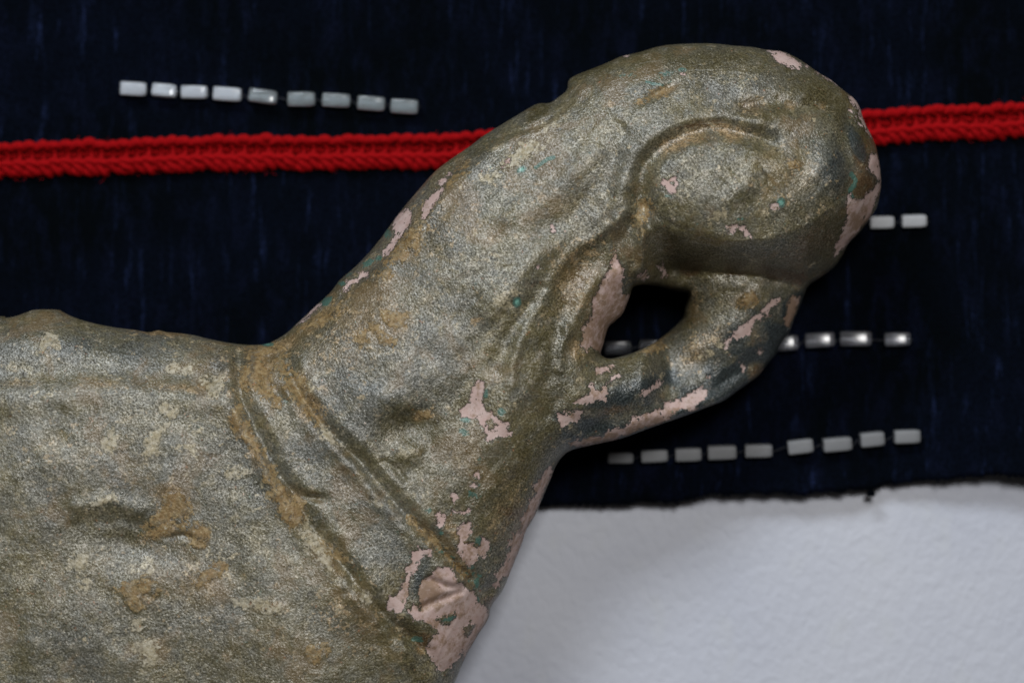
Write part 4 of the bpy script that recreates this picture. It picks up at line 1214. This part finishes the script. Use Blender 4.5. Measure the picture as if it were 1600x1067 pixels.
# long shallow scratches following the neck and the head
dirw = sstep(PX - PY * 0.4, 250, 520)
ns += (2.6 * fbm(PX, PY, 26, 90, 2, stretch=(4.5, 0.9, -0.85)) + 0.3 * fbm(PX, PY, 10, 95, 2, stretch=(3.0, 0.8, -0.85))) * dirw * (1 - flk)
fall = sstep(dd, 2, 26)
rise = 70 * sstep(-(PX * 0.55) + PY * 0.75, 420, 1150)
h2 = np.maximum(h + (rel + ns) * fall + (0.9 * sstep(crust_o, -2, 2) + 0.6 * sstep(crust_c, -2, 2) - 1.0 * flk) * sstep(dd, 0, 6), np.minimum(h, 1.0)) + rise * sstep(dd, 0, 160)
# thin crust lips round the outline keep it from being a perfect curve
MID = 190.0
zb = MID - drop - np.minimum(h * 0.85, 118) - 1.2 * fbm(PX, PY, 60, 99, 2) * fall
# silhouette drops a little towards the loop so that the bill lies lower than the head
zf = MID - drop + h2
zb = np.where(zb < 60, 60 - 22 * (1 - np.exp(-(60 - zb) / 22.0)), zb)
zf = np.where(used, zf, 0)

idx = -np.ones(h.shape, dtype=np.int64)
idx[used] = np.arange(used.sum())
NF = int(used.sum())
bidx = -np.ones(h.shape, dtype=np.int64)
inner = used & ~bnd
bidx[inner] = NF + np.arange(inner.sum())
bidx[bnd] = idx[bnd]                      # front and back share the outline
xf, yf = PX[used], PY[used]
wf = np.stack(W(xf, yf, zf[used]), -1)
wb = np.stack(W(PX[inner], PY[inner], zb[inner]), -1)
VV = np.concatenate([wf, wb]).astype(np.float32)
cj, ci = np.nonzero(cell)
q = lambda A: np.stack([A[cj, ci], A[cj + 1, ci], A[cj + 1, ci + 1], A[cj, ci + 1]], -1)
FF = q(idx)
FB = q(bidx)[:, ::-1]
# back quads whose four corners all lie on the outline would double the front ones
keep = (FB >= NF).any(axis=1)
fx = GX[cj, ci] + 0.75; fy = GY[cj, ci] + 0.75
FB_ = FB[keep]
ALL = np.concatenate([FF, FB_]).astype(np.int32)
cxp = np.concatenate([fx, fx[keep]]); cyp = np.concatenate([fy, fy[keep]])
isback = np.concatenate([np.zeros(len(FF), bool), np.ones(len(FB_), bool)])
full = mesh_from("tmp_full", VV, ALL)
nor = np.empty(len(VV) * 3, dtype=np.float32)
full.vertex_normals.foreach_get("vector", nor)
nor = nor.reshape(-1, 3)
bpy.data.meshes.remove(full)
ATT = {}
for nm, A in (('bare', bare), ('ochre', ochre), ('green', green), ('steel_and_shade', steel_and_shade), ('olive_and_shade', olive_and_shade), ('brown', brown), ('pale', pale), ('dirt', dirt), ('crust_o', crust_o), ('crust_c', crust_c)):
    ATT[nm] = np.concatenate([A[used], A[inner]]).astype(np.float32)


def in_poly(px, py, poly):
    p = np.array(poly, float); r = np.zeros(len(px), bool)
    for (x0, y0), (x1, y1) in zip(p, np.roll(p, -1, 0)):
        c = ((y0 > py) != (y1 > py)) & (px < (x1 - x0) * (py - y0) / (y1 - y0 + 1e-12) + x0)
        r ^= c
    return r


g1 = list(map(tuple, catmull(G1, False, 8))); g2 = list(map(tuple, catmull(G2, False, 8)))
right_of_g1 = in_poly(cxp, cyp, [(452, 400)] + g1 + [(800, 960), (1700, 960), (1700, 0), (452, 0)])
right_of_g2 = in_poly(cxp, cyp, [(372, 400)] + g2 + [(740, 1110), (1700, 1110), (1700, 0), (372, 0)])
bill = in_poly(cxp, cyp, [(1080, 428), (1140, 424), (1185, 430), (1235, 440), (1290, 452), (1290, 720), (905, 760), (878, 712), (872, 660), (900, 600), (946, 556), (1000, 530), (1050, 500), (1072, 470)])
headr = in_poly(cxp, cyp, [(880, 0), (905, 140), (935, 250), (990, 340), (1000, 400), (1000, 452), (1040, 455), (1080, 428), (1140, 424), (1185, 430), (1235, 440), (1290, 452), (1500, 400), (1500, 0)])
eu = ((cxp - 1132) * math.cos(a) + (cyp - 292) * math.sin(a)) / 128.0; ev = (-(cxp - 1132) * math.sin(a) + (cyp - 292) * math.cos(a)) / 84.0
eye = (eu ** 2 + ev ** 2 < 1.0) & ~isback
lab = np.zeros(len(ALL), int)                 # 0 body
lab[right_of_g2] = 1                          # collar band
lab[right_of_g1] = 2                          # neck
lab[headr] = 3
lab[bill] = 4
lab[eye] = 5
PN = ["body", "collar", "neck", "head", "bill", "eye"]
fig = bpy.data.objects.new("bird_figure", None)
scene.collection.objects.link(fig)
fig.empty_display_size = 0.03
fig["label"] = "weathered grey-green bronze bird figure, head bent so its bill loops back to its neck"
fig["category"] = "sculpture"
for k, nm in enumerate(PN):
    fsel = ALL[lab == k]
    vid, inv = np.unique(fsel, return_inverse=True)
    me = mesh_from(nm, VV[vid], inv.reshape(fsel.shape))
    for an, A in ATT.items():
        at = me.attributes.new(an, 'FLOAT', 'POINT')
        at.data.foreach_set('value', A[vid])
    me.normals_split_custom_set_from_vertices([tuple(v) for v in nor[vid].tolist()])
    link(nm, me, BRONZE, fig)
